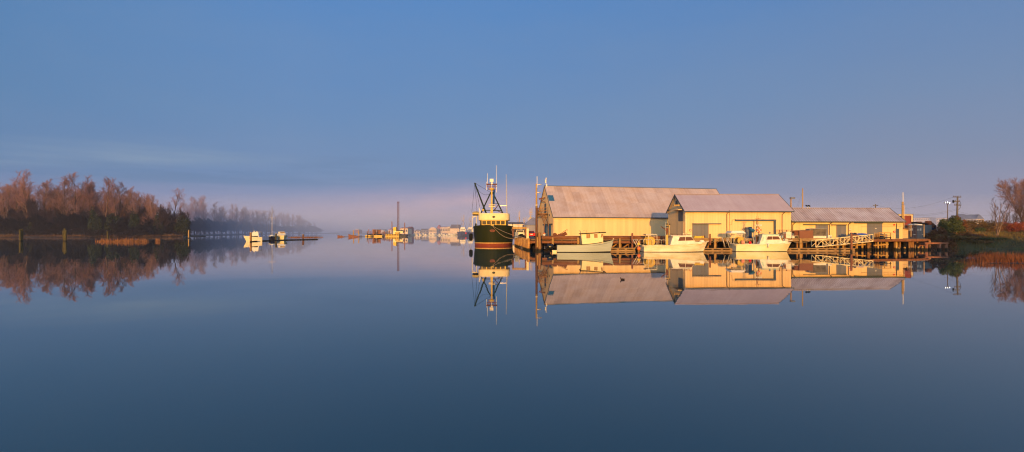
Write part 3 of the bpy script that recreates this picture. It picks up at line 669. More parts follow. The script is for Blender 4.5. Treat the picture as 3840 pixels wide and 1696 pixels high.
def yshift(o, dy):
    for ch in o.children:
        for v in ch.data.vertices: v.co.y += dy
        for g in ch.children:
            for v in g.data.vertices: v.co.y += dy
w = .92
hp = [q(2184, 917), q(2180, 879), q(2261, 875.5), q(2262, 913)]
wh = B().prism(hp, -w, w).build('wheelhouse', 'cream', o)
for (a, b_, c_, d_) in (((2199, 895), (2198.5, 879.2), (2213.5, 878.5), (2214, 894.6)), ((2228, 893.4), (2227.5, 878.4), (2241, 877.9), (2241.5, 892.8)), ((2252.4, 891.8), (2255, 877.2), (2260.8, 877), (2259.4, 891.8))):
    for sg in (-1, 1):
        y0, y1 = (-w - .03, -w - .005) if sg < 0 else (w + .005, w + .03)
        poly = [q(*a), q(*b_), q(*c_), q(*d_)]; cx = sum(p[0] for p in poly) / 4; cz = sum(p[1] for p in poly) / 4
        fr = B().prism([(cx + (x - cx) * 1.12, cz + (z - cz) * 1.12) for x, z in poly], y0, y1).build('window', 'white', wh)
        ya, yb = (y0 - .012, y0 - .002) if sg < 0 else (y1 + .002, y1 + .012)
        B().prism(poly, ya, yb).build('pane', 'wingold', wh)
x0, z0 = q(2262, 880); x1, z1 = q(2262, 893)
for y0 in (-.8, -.27, .27): B().bx(x0 + .002, x0 + .02, y0, y0 + .5, z1, z0).build('pane', 'windark', wh)
xb, zb = q(2180.5, 908); _, zt = q(2181, 882)
B().bx(xb - .04, xb - .004, -.5, .1, zb - .3, zt).build('door', 'hullpale', wh)
r0, r1 = q(2175, 879.5), q(2272.5, 874)
B().loft([[(r0[0], -w - .14, r0[1]), (r0[0], w + .14, r0[1]), (r0[0], w + .14, r0[1] + .12), (r0[0], -w - .14, r0[1] + .12)], [(r1[0], -w - .1, r1[1]), (r1[0], w + .1, r1[1]), (r1[0], w + .1, r1[1] + .13), (r1[0], -w - .1, r1[1] + .13)]]).build('roof', 'black', wh)
x, z = q(2180, 877); B().tube([(x, .3, z), (x, .3, z + .35), (x - .22, .3, z + .42)], .05, 7).build('exhaust_pipe', 'steel', o, True)
x, z = q(2188, 877); B().tube([(x, 0, z), (x + .05, 0, z + .45), (x + .35, 0, z + .48)], .03, 6).tube([(x + .55, 0, z + .05), (x + .5, 0, z + .55)], .018, 5).tube([(x + .9, 0, z + .05), (x + .5, 0, z + .42)], .01, 4).build('aerial', 'steel', o)
x, z = q(2250, 872.5); B().ball((x, 0, z), .09, 8).build('horn', 'black', o)
x, z = q(2303, 899.5); B().tube([(x - .12, 0, z - .12), (x + .02, 0, z + .08)], .07, 8).ball((x + .04, 0, z + .1), .08, 8).build('stem_post', 'cream', o)
B().bx(-.72, -.02, -.95, .95, .17, .29).bx(-.68, -.06, -.9, -.8, -.1, .17).build('swim_platform', 'hullcream', o)
yshift(o, 1.32)
for i, yy in enumerate((.85, 1.75)):
    e = thing('outboard_motor', ('nearer' if i == 0 else 'farther') + ' black outboard tilted up on stern of pale green boat', 'outboard motor', wl(o, -.2, yy, .75), -3, 'tilted outboards of the pale green boat')
    B().loft([[(-1.05 - .55 * u + .0, r * math.cos(a) * .55, .1 + r * math.sin(a) + .12 * math.sin(u * 3)) for a in [2 * math.pi * k / 12 for k in range(12)]] for u, r in ((-1.35, .12), (-1.2, .3), (-.8, .40), (-.3, .42), (.1, .36), (.35, .2))]).build('cowling', 'blackgloss', e, True)
    B().tube([(-.5, 0, -.05), (-1.0, 0, -.25), (-1.55, 0, -.1)], [.16, .12, .09], 8).bar((0, 0, 0), (-.5, 0, .0), .2, .3).build('drive_leg', 'black', e, True)
    pr = B()
    for k in range(3): a = k * 2.09; pr.bar((-1.58, 0, -.1), (-1.6, .2 * math.cos(a), -.1 + .2 * math.sin(a)), .1, .02)
    pr.build('propeller', 'steel', e)

# 2 weathered white net drum boat
o, s, q = sideboat('fishing_boat', 'weathered white net drum boat with brown arm on mast, middle boat of three', 2416, 947, 73.4, -3)
boat2 = o; Lh = (2662.5 - 2416) * s; Lw = (2645 - 2416) * s
zs = lambda t: (24.3 + 2.2 * t + 11.5 * max(t - .35, 0) ** 1.6 / .5) * s
st = hull(Lh, fb(1.62, .9, .5, 2.6), fb(1.5, .9, .45, 2.0), zs, Lw, 1.0, [-1, 0, .06, .3, .6, .82, 1.0], 22)
hull_mesh(st, [1, 1, 0, 0, 0, 0], 'hull', ['hullwhite', 'black'], o); deck_mesh(st, .12, .05, 'deck', 'alum', o); rail_tube(st, -1, .05, 'gunwale', 'hullwhite', o, .0); rail_tube(st, 5, .035, 'rub_rail', 'hullwhite', o)
w = 1.15
cab = B().prism([q(2515.5, 920), q(2526, 887), q(2594, 888.5), q(2608, 908), q(2629, 908.6), q(2633, 916)], -w, w).build('cabin', 'white', o)
def windows(cab, w, polys, mat, frame='white', q=None, sc=1.07):
    for poly in polys:
        pl = [q(*p) for p in poly]; cx = sum(p[0] for p in pl) / len(pl); cz = sum(p[1] for p in pl) / len(pl)
        for sg in (-1, 1):
            y0, y1 = sorted((sg * (w + .004), sg * (w + .022))); fr = B().prism([(cx + (x - cx) * sc, cz + (z - cz) * (sc + .05)) for x, z in pl], y0, y1).build('window', frame, cab)
            y0, y1 = sorted((sg * (w + .025), sg * (w + .037))); B().prism(pl, y0, y1).build('pane', mat, cab)
windows(cab, w, [[(2544.5, 905), (2550, 890.3), (2570.5, 890), (2570.5, 904)], [(2572, 904), (2572, 890), (2593, 890), (2603.5, 902.8)]], 'winbrown', q=q)
def windscreen(cab, w, a, b, mat, q, n=3):
    (xa, za), (xb, zb) = q(*a), q(*b); d = Vector((za - zb, 0, xb - xa)).normalized()
    d = Vector((abs(za - zb), 0, abs(xb - xa))).normalized()
    for k in range(n):
        y0 = -w + .1 + (2 * w - .2) * k / n + .03; y1 = -w + .1 + (2 * w - .2) * (k + 1) / n - .03
        A, Bq = Vector((xa, 0, za)) + d * .008, Vector((xb, 0, zb)) + d * .008; p0 = A.lerp(Bq, .12); p1 = A.lerp(Bq, .85)
        vs = [(p1.x, y0, p1.z), (p1.x, y1, p1.z), (p0.x, y1, p0.z), (p0.x, y0, p0.z)]; B().hexa([tuple(Vector(v)) for v in vs] + [tuple(Vector(v) + d * .012) for v in vs]).build('windscreen', mat, cab)
windscreen(cab, w, (2594, 888.5), (2608, 908), 'windark', q)
x0, z0 = q(2517, 885.5); x1, z1 = q(2596, 886.5)
B().bx(x0, x1, -w - .05, w + .05, z1 - .02, z1 + .07, 0, .02).build('roof', 'white', cab)
b = B()
for y in (-w + .1, w - .1): b.tube([(x0 + .2, y, z0 + .25), (x1 - .1, y, z0 + .22)], .025, 5)
for x in (x0 + .3, (x0 + x1) / 2, x1 - .3):
    for y in (-w + .1, w - .1): b.tube([(x, y, z0), (x, y, z0 + .24)], .02, 5)
b.build('roof_rack', 'rust', o)
x, z = q(2584, 882); B().bx(x, x + .35, -.3, .1, z, z + .2).lathe([(.12, 0), (.12, .22)], (x - .45, 0, z), 10).build('search_light', 'cream', o); x, z = q(2592, 878); B().bar((x - .3, 0, z - .3), (x + .25, -.1, z - .05), .12, .2).build('radar', 'steel', o)
x, z = q(2639, 910); B().ball((x, -.2, z), (.36, .3, .2), 10).lathe([(.1, -.3), (.3, -.3), (.3, -.25), (.1, -.2), (.1, .2), (.3, .25), (.3, .3)], (x + .1, 0, z + .02), 14, 0, 'y').build('anchor_winch', 'white', o)
B().bar((x + .1, 0, z - .1), (x + 1.1, 0, z + .14), .14, .1).build('bow_roller', 'alum', o)
dx, dz = q(2444, 907); net_drum(o, dx, 0, dz, .72, 1.25, 'mastyel')
fr = B(); xa, za = q(2435, 882); xb, _ = q(2467, 882); _, zd = q(2440, 921)
for y in (-.95, .95):
    for x in (xa, xb): fr.tube([(x, y, zd), (x, y, za)], .04, 6)
    fr.tube([(xa - .35, y, za), (xb, y, za)], .045, 6); fr.tube([(xa, y, za - .2), (xb, y, za - .2)], .03, 6)
for x in (xa, xb): fr.tube([(x, -.95, za), (x, .95, za)], .04, 6)
fr.build('drum_frame', 'alum', o); B().bx(xa - .35, xb, -.9, .9, za + .05, za + .11).build('frame_roof', 'alum', o)
def hoop(o, a, b, ytop, ybot, q, ys=(-1.3,)):
    (x0, z1), (x1, _), (_, z0) = q(a, ytop), q(b, ytop), q(a, ybot)
    for y in ys: B().tube([(x0, y, z0), (x0, y, z1 - .12), (x0 + .12, y, z1), (x1 - .12, y, z1), (x1, y, z1 - .12), (x1, y, z0)], .028, 6).build('hand_rail', 'alum', o, True)
hoop(o, 2414, 2447, 899.5, 920, q, (-1.35, 1.35)); hoop(o, 2469.5, 2498, 901.5, 920, q, (-1.35, 1.35))
x, z = q(2507, 921); _, zt = q(2507, 882)
B().bx(x - .18, x + .2, -.5, -.1, z, zt, 0, .03).build('mast_housing', 'mastyel', o); _, zt2 = q(2500, 834)
B().tube([(q(2501.5, 0)[0], -.7, z), (q(2501.5, 0)[0], -.7, zt2)], .025, 6).build('whip_antenna', 'white', o)
x, z = q(2508, 882); _, z1 = q(2508, 857); mp = B().lathe([(.1, z), (.16, z + .3), (.2, z + .5), (.2, z1), (.08, z1 + .04)], (x, -.3, 0), 12); mp.build('power_block', 'rust', o)
p0, p1 = q(2503, 861), q(2486, 851); B().tube([(p0[0], -.3, p0[1]), (p1[0], -.3, p1[1])], .07, 7).tube([(p0[0] + .05, -.3, p0[1] - .3), (p0[0] - .1, -.3, p0[1])], .05, 6).build('boom_arm', 'rust', o)
x, z = q(2514, 884); _, z1 = q(2514, 824); mm = B().tube([(x, .1, z - 1), (x, .1, z1)], [.06, .04], 7); _, zc = q(0, 845); mm.bar((x - .35, .1, zc), (x + .35, .1, zc), .05); mm.tube([(x + .2, 0, z), (x + .2, 0, zc)], .05, 6); mm.build('mast', 'mastyel', o)
B().ball((x - .1, .1, zc + .15), .13, 8).ball((x + .3, .1, zc + .12), .1, 8).bx(x - .25, x + .1, -.05, .2, zc - .25, zc - .12).build('mast_light', 'black', o)
rollers(o, [(q(2382, 900), q(2404, 938)), (q(2390, 901), q(2406, 936))], .2)
B().tube([q(2382, 900)[0:1] + (.2,) + q(2382, 900)[1:], q(2395, 900)[0:1] + (-.6,) + q(2395, 900)[1:], q(2408, 920)[0:1] + (-.6,) + q(2408, 920)[1:]], .035, 6).build('roller_frame', 'alum', o)
x, z = q(2401, 915); B().prism([(x - .15, z - .2), (x + .3, z - .2), (x + .05, z + .35)], -.4, -.3).build('fairlead', 'yellow', o)
yshift(o, 1.62)
b_ = wl(o, q(2397, 934)[0], .2, q(0, 934)[1]); buoy(b_, .27, 'orange', 'orange buoy hung at the stern of the weathered boat')

# 3 cream net drum boat
o, s, q = sideboat('fishing_boat', 'cream gelcoat boat with canopy, folded blue canvas and life ring, rightmost of three', 2762.5, 944.5, 75.0, -5)
Lh = (2976 - 2762.5) * s; Lw = (2958.5 - 2762.5) * s
zs = lambda t: (28 - 1.2 * t * (1 - t) + 6.5 * max(t - .35, 0) ** 1.5 / .524) * s
st = hull(Lh, fb(1.6, .92, .5, 2.8), fb(1.42, .92, .45, 1.9), zs, Lw, 1.0, [-1, 0, .05, .3, .6, .84, 1.0], 22)
hull_mesh(st, [1, 1, 0, 0, 0, 0], 'hull', ['hullcream', 'black'], o); deck_mesh(st, .12, .05, 'deck', 'white', o); rail_tube(st, -1, .05, 'gunwale', 'white', o); rail_tube(st, 5, .035, 'rub_rail', 'hullcream', o)
w = 1.12
cab = B().prism([q(2849, 917), q(2860.5, 881.5), q(2919, 882), q(2931, 903.5), q(2949, 904.5), q(2954, 914)], -w, w).build('cabin', 'white', o)
windows(cab, w, [[(2874.5, 899.5), (2879.5, 887), (2894.5, 887), (2894.5, 899)], [(2896, 899), (2896, 887), (2917, 887), (2924.5, 898.5)]], 'winbrown', q=q)
windows(cab, w, [[(2856, 906), (2863, 888), (2866, 888), (2863, 906)]], 'mint', 'white', q)
windscreen(cab, w, (2919, 882), (2931, 903.5), 'windark', q)
x0, z0 = q(2859, 881); x1, _ = q(2921, 881); B().bx(x0, x1, -w - .06, w + .06, z0 - .02, z0 + .09, 0, .03).build('roof', 'mint', cab)
x, z = q(2855, 905); B().bx(x - .12, x - .02, -.4, .2, z - .4, z + .75).build('door', 'windark', cab)
x, z = q(2900, 879.5); B().ball((x, .2, z + .25), (.14, .14, .2), 8).bx(x - 1.2, x - .9, -.1, .2, z, z + .14).build('search_light', 'steel', o)
x, z = q(2956, 904); B().lathe([(.06, -.3), (.28, -.3), (.28, -.22), (.1, -.2), (.1, .2), (.28, .22), (.28, .3), (.06, .3)], (x, 0, z + .05), 16, 0, 'y').build('anchor_winch', 'alum', o); B().bar((x + .15, 0, z - .1), (x + 1.0, 0, z + .1), .14, .1).build('bow_roller', 'alum', o)
x, z = q(2875, 918); f_ = B().lathe([(.02, -.32), (.12, -.28), (.13, .28), (.02, .32)], (x, -1.78, z - .1), 10).tube([(x, -1.7, z + .2), (x, -1.5, z + .6), (x, -1.15, z + 1.4)], .012, 4); f_.build('fender', 'white', o, True)
# canopy, drum and posts aft
c0, c1, c2, c3 = q(2743.5, 875.5), q(2800, 875.8), q(2791.5, 866), q(2747.5, 866)
B().loft([[(c0[0], -1.25, c0[1]), (c1[0], -1.25, c1[1]), (c1[0], 1.25, c1[1]), (c0[0], 1.25, c0[1])], [(c3[0] + .1, -1.0, c3[1]), (c2[0], -1.0, c2[1]), (c2[0], 1.0, c2[1]), (c3[0] + .1, 1.0, c3[1])]]).build('canopy', 'white', o)
b = B()
for px in (2758, 2764, 2786, 2798):
    x, z = q(px, 876); _, zd = q(px, 917); b.tube([(x, -.95 if px in (2758, 2798) else .95, zd), (x, -.95 if px in (2758, 2798) else .95, z)], .05, 6)
x, z = q(2775, 880); b.bx(x - .5, x + .75, -.8, .8, z - .1, z + .02); b.build('canopy_post', 'alum', o)
dx, dz = q(2788, 903); net_drum(o, dx, .1, dz, .56, 1.3, 'mastyel')
hoop(o, 2800, 2829, 897, 916, q, (-1.3, 1.3)); hoop(o, 2748, 2762, 898, 916, q, (1.2,))
rollers(o, [(q(2726, 894), q(2736.5, 930)), (q(2738, 895), q(2748, 931))], .3)
x, z = q(2738, 894); B().tube([(x - .5, .3, z), (x - .3, .2, z + .35), (x + .3, .2, z + .05), (x + .7, .2, z - .9)], .035, 6).tube([(x, -.2, z), (x + .5, -.6, z - .9)], .035, 6).build('roller_frame', 'alum', o)
# blue folded canvas on a post
x, z = q(2836, 915); _, z1 = q(2836, 872); B().tube([(x, -.2, z), (x, -.2, z1)], .05, 7).build('canvas_post', 'alum', o)
pts = [q(2818, 854.5), q(2832, 856.5), q(2843, 862.5), q(2840, 870), q(2834, 873.5), q(2825, 866), q(2819, 857)]
cx = sum(p[0] for p in pts) / 7; cz = sum(p[1] for p in pts) / 7
B().loft([[(cx + (x - cx) * k, y, cz + (z - cz) * k) for x, z in reversed(pts)] for y, k in ((-.42, .35), (-.34, .85), (-.2, 1.0), (.0, .95), (.12, .4))]).build('folded_canvas', 'trimblue', o)
# mast with crosstree, lamps and life ring
x, z = q(2851, 916); zz = lambda y: q(0, y)[1]
m_ = B().tube([(x - .15, -.1, z), (x, 0, zz(820))], [.07, .05], 7).tube([(x + .5, .1, z), (x + .12, 0, zz(824))], .04, 6).tube([(x + .05, -.5, zz(882)), (x, 0, zz(830))], .03, 6)
m_.bar((x - .3, 0, zz(820.5)), (x + .35, 0, zz(820.5)), .06).tube([(x - .1, 0, zz(820)), (x - .1, 0, zz(810))], .018, 5).tube([(x + .02, 0, zz(820)), (x + .02, 0, zz(797))], .02, 5).tube([(x + .2, 0, zz(820)), (x + .2, 0, zz(810))], .018, 5).bar((x + .1, 0, zz(818)), (x + .6, 0, zz(818.5)), .04); m_.build('mast', 'rust', o)
lm = B()
for dx_ in (-.18, .08, .34, .55): lm.ball((x + dx_, -.2, zz(845)), (.13, .13, .14), 8)
lm.bar((x - .35, -.05, zz(847.5)), (x + .7, -.05, zz(847)), .05, .1); lm.build('deck_lamp', 'white', o)
B().bx(x - .22, x + .15, -.3, -.02, zz(881), zz(856), 0, .04).build('gear_locker', 'cream', o)
yshift(o, 1.6)
wp = wl(o, x + .1, 1.05, zz(863)); lr = thing('life_ring', 'orange life ring hanging on the mast of the cream boat', 'life ring', wp, -5); B().ring((0, 0, 0), .3, .085, 22).build('ring', 'orange', lr, True)
bb = []
for k in range(4):
    a = k * math.pi / 2 + .78; bb.append(B().ring((0, 0, 0), .3, .091, 4, 0, 'y', math.degrees(a) - 9, math.degrees(a) + 9).build('band', 'white', lr, True))
buoy(wl(o, q(2787, 908)[0], .25, q(0, 909.5)[1]), .27, 'pinkbuoy', 'round faded pink buoy on deck of the cream boat'); buoy(wl(o, q(2814, 911)[0], .35, q(0, 911)[1]), .22, 'red', 'small red buoy on deck of the cream boat')
# ------------------------------------------------------------------ the green fishing boat, bow on
TX, TY = PX(1846.5, 106), 106.0
o = thing('fishing_vessel', 'large dark green fishing boat seen bow on with cream wheelhouse', 'fishing boat', (TX, TY, 0), -90)
Lt = 25.0
def tb(d, half, k): return half * (1 - (1 - min(d / k, 1)) ** 2.6) ** (1 / 2.0)
rows = [-.6, 0, .50, .70, 1.3, 1.9, 2.6, 3.3, 3.9, 1e3]
st = []
for i in range(29):
    t = (i / 28) ** .55 if i else 0; t = 1 - (1 - i / 28) ** 2.2; x = -Lt + t * Lt; d = -x; row = []
    shz = 4.42 - 1.25 * min(d / 16, 1) ** 1.3 + .0
    for z in rows:
        zz_ = shz if z > 50 else min(z, shz * (z / 4.42) + .0) if z > .9 else z
        u = max(zz_, 0) / 4.4
        half = 4.28 + .32 * u; xo = x + .9 * (u - 1) * max(0, 1 - d / 9) * .5
        y = tb(max(d - .0, 0), half, 8.0) if d < 8 else half
        row.append((xo, max(y, 0) * (.9 if z < 0 else 1), zz_))
    st.append(row)
hull_mesh(st, [0, 0, 1, 2, 2, 2, 2, 2, 2], 'hull', ['boot', 'stripe', 'green'], o)
for ch in o.children: ch.data.polygons.foreach_set('use_smooth', [True] * len(ch.data.polygons)); ch.data.update()
deck_mesh(st, .5, .45, 'deck', 'deckplank', o, 9); rail_tube(st, -1, .07, 'rail_cap', 'dkgreen', o)
# wheelhouse
def plan(hw, cx, back, xf, side, n=0): return [(xf, -hw), (xf, hw), (xf - cx, side), (back, side), (back, -side), (xf - cx, -side)]
zd, zb_, zt_ = 3.4, 5.68, 7.22
wh = B().vprism(plan(2.75, 1.3, -15, -8.0, 3.25), zd, zb_ + .05).build('wheelhouse', 'yellow', o)
M_ = [('windark', 1), ('winwheel', 1)]
for i, yc in enumerate((-2.2, -1.13, -.05, 1.03, 2.08)):
    f = B().bx(-7.996, -7.96, yc - .5, yc + .5, 4.62, 5.62).build('window', 'mastyel', wh); B().bx(-7.957, -7.945, yc - .42, yc + .42, 4.70, 5.52).build('pane', 'winwheel', f)
for sg in (-1, 1):
    p0, p1 = Vector((-8.05, 2.78 * sg, 0)), Vector((-9.2, 3.22 * sg, 0)); nn = Vector((.36, .93 * sg, 0)).normalized()
    v = lambda f_, z, d_: tuple(p0.lerp(p1, f_) + nn * d_ + Vector((0, 0, z)))
    B().hexa([v(.12, 4.5, .006), v(.9, 4.5, .006), v(.9, 4.5, .03), v(.12, 4.5, .03), v(.12, 5.55, .006), v(.9, 5.55, .006), v(.9, 5.55, .03), v(.12, 5.55, .03)]).build('pane', 'windark', wh)
    for k in range(3): B().bx(-14.2 + k * 1.7, -12.9 + k * 1.7, *sorted((3.255 * sg, 3.27 * sg)), 4.65, 5.5).build('pane', 'windark', wh)
rp = []
for z, k in ((zb_, 0), (zb_ + .1, .06), (zt_ - .15, .02), (zt_, -.06)):
    ring = []
    for a in range(13):
        th = math.pi * (a / 12) - math.pi / 2; cx = -10.6 + (3.0 + k) * abs(math.cos(th)) ** .5; ring.append((cx, (3.62 + k) * (1 if math.sin(th) > 0 else -1) * abs(math.sin(th)) ** .45, z))
    ring += [(-15.2, 3.62 + k, z), (-15.2, -3.62 - k, z)]
    rp.append(ring)
fb_ = B().loft(rp).build('roof_coaming', 'cream', o)
B().loft([[(x, y * 1.005, zt_ + .002 if j == 0 else zt_ + .06) for x, y, z in rp[3]] for j in range(2)]).build('rail_trim', 'white', fb_)
em = B().lathe([(.02, 0), (.36, 0), (.36, .03), (.02, .035)], (-7.58, 0, 6.42), 18, 0, 'x'); em.v = [(x, y, 6.42 + (z - 6.42) * .6) for x, y, z in em.v]; em.build('emblem', 'dkgreen', fb_)
B().bx(-2.2, -1.2, -.6, .6, 3.5, 4.55, 0, .08).build('anchor_winch', 'dkgreen', o)
ap = B().lathe([(.02, 0), (.6, 0), (.6, .08), (.02, .1)], (-.16, 0, 3.25), 16, 0, 'x'); ap.v = [(x, y, 3.25 + (z - 3.25) * .5) for x, y, z in ap.v]; ap.build('anchor_plate', 'rust', o)
B().bx(-.6, .12, -.35, .35, 4.35, 4.6, 0, .05).build('fairlead', 'mastyel', o)
# mast, platform and antennas (heights read at the mast's distance)
MY = TY + 9.6; mz = lambda py: PZ(py, MY); mx = lambda px: PX(px, MY) - TX      # local y runs to the right of the picture
xm = -9.6
m_ = B().tube([(xm, mx(1844), zt_), (xm, mx(1844), mz(715))], [.26, .2], 10); m_.loft([[(xm - .5, mx(1844) - .34, zt_), (xm + .4, mx(1844) - .34, zt_), (xm + .4, mx(1844) + .34, zt_), (xm - .5, mx(1844) + .34, zt_)], [(xm - .24, mx(1844) - .2, mz(777)), (xm + .24, mx(1844) - .2, mz(777)), (xm + .24, mx(1844) + .2, mz(777)), (xm - .24, mx(1844) + .2, mz(777))]])
m_.lathe([(.2, mz(716)), (.55, mz(711)), (.6, mz(707)), (.35, mz(705))], (xm, mx(1844), 0), 14); mast = m_.build('mast', 'mastyel', o)
for py in (769, 775): B().bar((xm + .3, mx(1833), mz(py)), (xm + .3, mx(1857), mz(py)), .16, .14).build('radar_scanner', 'cream', mast)
pl = B()
for y0 in (693, 701): pl.bar((xm, mx(1825), mz(y0)), (xm, mx(1863), mz(y0)), .12, .12)
for px in (1826, 1832, 1838, 1850, 1856, 1862):
    pl.bar((xm, mx(px), mz(690)), (xm, mx(1844 + (px - 1844) * .6), mz(711)), .09); pl.ball((xm + .1, mx(px), mz(691)), (.16, .2, .16), 8)
pl.bar((xm, mx(1830), mz(711.5)), (xm, mx(1860), mz(711.5)), .1, .08); pl.build('lamp_platform', 'rust', mast)
B().bx(xm - .2, xm + .2, mx(1849), mx(1838), mz(683), mz(671), 0, .08).bx(xm - .12, xm + .12, mx(1847.5), mx(1841), mz(691), mz(685)).tube([(xm, mx(1844), mz(712)), (xm, mx(1844), mz(683))], .07, 6).build('radar_dome', 'white', mast)
for (px, ya, yb, px2) in ((1824.5, 713, 682, 1824.5), (1827.5, 692, 650, 1828.5), (1862, 722, 620, 1861)):
    B().tube([(xm, mx(px), mz(ya)), (xm, mx(px2), mz(yb))], [.06, .035], 6).build('whip_antenna', 'white', o)
B().tube([(xm - 2.0, mx(1901), zt_ - .5), (xm - 2, mx(1897.5), mz(650))], [.13, .05], 7).build('whip_antenna', 'alum', o)
B().bar((xm - 2, mx(1874), mz(770.5)), (xm - 2, mx(1900), mz(770)), .12).build('crossarm', 'alum', o)
dx = xm - 2.5; DYm = MY + 2.5; ez = lambda py: PZ(py, DYm); ex = lambda px: PX(px, DYm) - TX
for (a, b_) in (((1841, 721), (1804, 800)), ((1847, 721), (1886, 801))):
    B().tube([(dx, ex(a[0]), ez(a[1])), (dx, ex(b_[0]), ez(b_[1]))], .15, 8).build('mast_leg', 'dkgreen', o)
B().bar((dx, ex(1812), ez(789)), (dx, ex(1880), ez(790)), .18).bar((dx, ex(1872), ez(764)), (dx, ex(1851), ez(765)), .12).build('crossarm', 'dkgreen', o)
B().tube([(dx, ex(1853), ez(712)), (dx, ex(1851), ez(778))], .2, 8).build('funnel', 'trimblue', o)
bo = B().tube([(dx + .6, ex(1824), ez(802)), (dx + .6, ex(1781), ez(688))], [.2, .15], 8); bo.bar((dx + .6, ex(1779), ez(688)), (dx + .6, ex(1787), ez(690)), .2); bo.build('derrick_boom', 'dkgreen', o)
tip = (dx + .6, ex(1781), ez(688))
rg = B()
for (px, py) in ((1770, 797), (1800, 778), (1790, 800), (1841, 723)): rg.tube([tip, (dx + .6, ex(px), ez(py))], .03, 4)
for a, b_ in (((1790, 708), (1836, 729)), ): rg.tube(sag((dx + .6, ex(a[0]), ez(a[1])), (dx + .6, ex(b_[0]), ez(b_[1])), .7), .03, 4)
rg.build('rigging', 'black', o)
B().tube([(dx - 1, ex(1888), ez(800)), (dx - 1, ex(1853), ez(785)), ], .1, 6).tube([(dx - 1, ex(1868), ez(768)), (dx - 1, ex(1850), ez(792))], .1, 6).build('net_arm', 'rust', o)
RY = TY + 12; rz_ = lambda py: PZ(py, RY); rx = lambda px: PX(px, RY) - TX
b = B(); xr = -12.0
for px in (1771, 1787):
    b.bar((xr, rx(px), 3.3), (xr, rx(px), rz_(811)), .11)
b.bar((xr, rx(1770), rz_(811)), (xr, rx(1790), rz_(811)), .12); b.bar((xr, rx(1772), rz_(819)), (xr, rx(1781), rz_(811)), .09); b.build('skiff_frame', 'white', o)
sk = thing('upturned_skiff', 'golden upturned skiff on white frame beside the wheelhouse', 'skiff', o.matrix_basis @ Vector((xr, rx(1787), rz_(805))), 0)
B().loft([[(x, y_, z_) for y_, z_ in ((-1.6 * k, .0), (-1.3 * k, .35 * k), (0, .75 * k), (1.3 * k, .35 * k), (1.6 * k, .0))] for x, k in ((-.95, .75), (-.5, .98), (.1, 1.0), (.7, .85), (1.05, .5))]).build('shell', 'mastyel', sk)
B().lathe([(.0, 0), (.9, 0), (.9, .22), (0, .22)], (0, 0, -.24), 14).build('cradle', 'black', sk)
B().tube([(xr + 2.8, rx(1801), 7.2), (xr + 2.8, rx(1799.5), rz_(781))], .08, 6).tube([(xr + 2.8, rx(1799.5), rz_(783)), (xr + 2.8, rx(1806), rz_(800))], .06, 6).build('davit', 'white', o)
B().ball((xr + 2.6, rx(1814), rz_(790)), .28, 10).tube([(xr + 2.6, rx(1814), 7.2), (xr + 2.6, rx(1814), rz_(790))], .06, 6).build('searchlight', 'mastyel', o)
for sg in (-1, 1):
    b = B()
    for k in range(7): b.tube([(-8.6 - k * .9, 4.35 * sg, 3.5), (-8.6 - k * .9, 4.3 * sg, 4.9 + .12 * (k % 2))], .06, 6)
    b.tube([(-8.6, 4.33 * sg, 4.85), (-14, 4.33 * sg, 4.85)], .05, 6); b.build('side_railing', 'dkgreen', o)
fd = thing('tyre_fender', 'black fender hanging on the left flank of the green boat', 'fender', (PX(1766, 112), 112, 1.9)); B().lathe([(.2, -.9), (.42, -.7), (.42, .5), (.2, .75)], (0, 0, 0), 12).build('fender', 'black', fd, True); B().tube([(0, 0, .7), (.25, 0, 2.0)], .03, 5).build('lanyard', 'rope', fd)
for i, (a, b_, dr) in enumerate((((-4.2, 105.9, 4.3), (2.1, 96, 1.95), .35), ((-4.15, 105.9, 4.25), (2.2, 93, 1.9), .3), ((-4.1, 105.85, 4.2), (1.2, 101, 1.9), 1.1), ((-.2, 109, 3.7), (.9, 103, .9), .1))):
    one('mooring_line', B().tube(sag(a, b_, dr, 14), .035, 5), 'rope', ['upper taut mooring line from green bow to bulkhead corner', 'lower taut mooring line just beneath the top one', 'slack drooping mooring line across the green bow', 'short steep mooring line at the right flank of green boat'][i], 'mooring line', (0, 0, 0), 0, 'mooring lines of the green boat')
for (a, b_, dr, lab) in (((PX(2665, 75.5), 75.5, PZ(909, 75.5)), (PX(2682, 78), 78, PZ(898, 78)), .2, 'bow line of the weathered net drum boat'), ((PX(2684, 78.2), 78.2, PZ(903, 78.2)), (PX(2700, 78.6), 78.6, PZ(897, 78.6)), .35, 'looped line hanging right of the yellow pile'), ((PX(2978, 76), 76, PZ(908, 76)), (PX(3044, 78.4), 78.4, PZ(902, 78.4)), .25, 'pale bow line of the cream boat running to the gangway')):
    one('mooring_line', B().tube(sag(a, b_, dr, 10), .025, 5), 'rope', lab, 'mooring line')

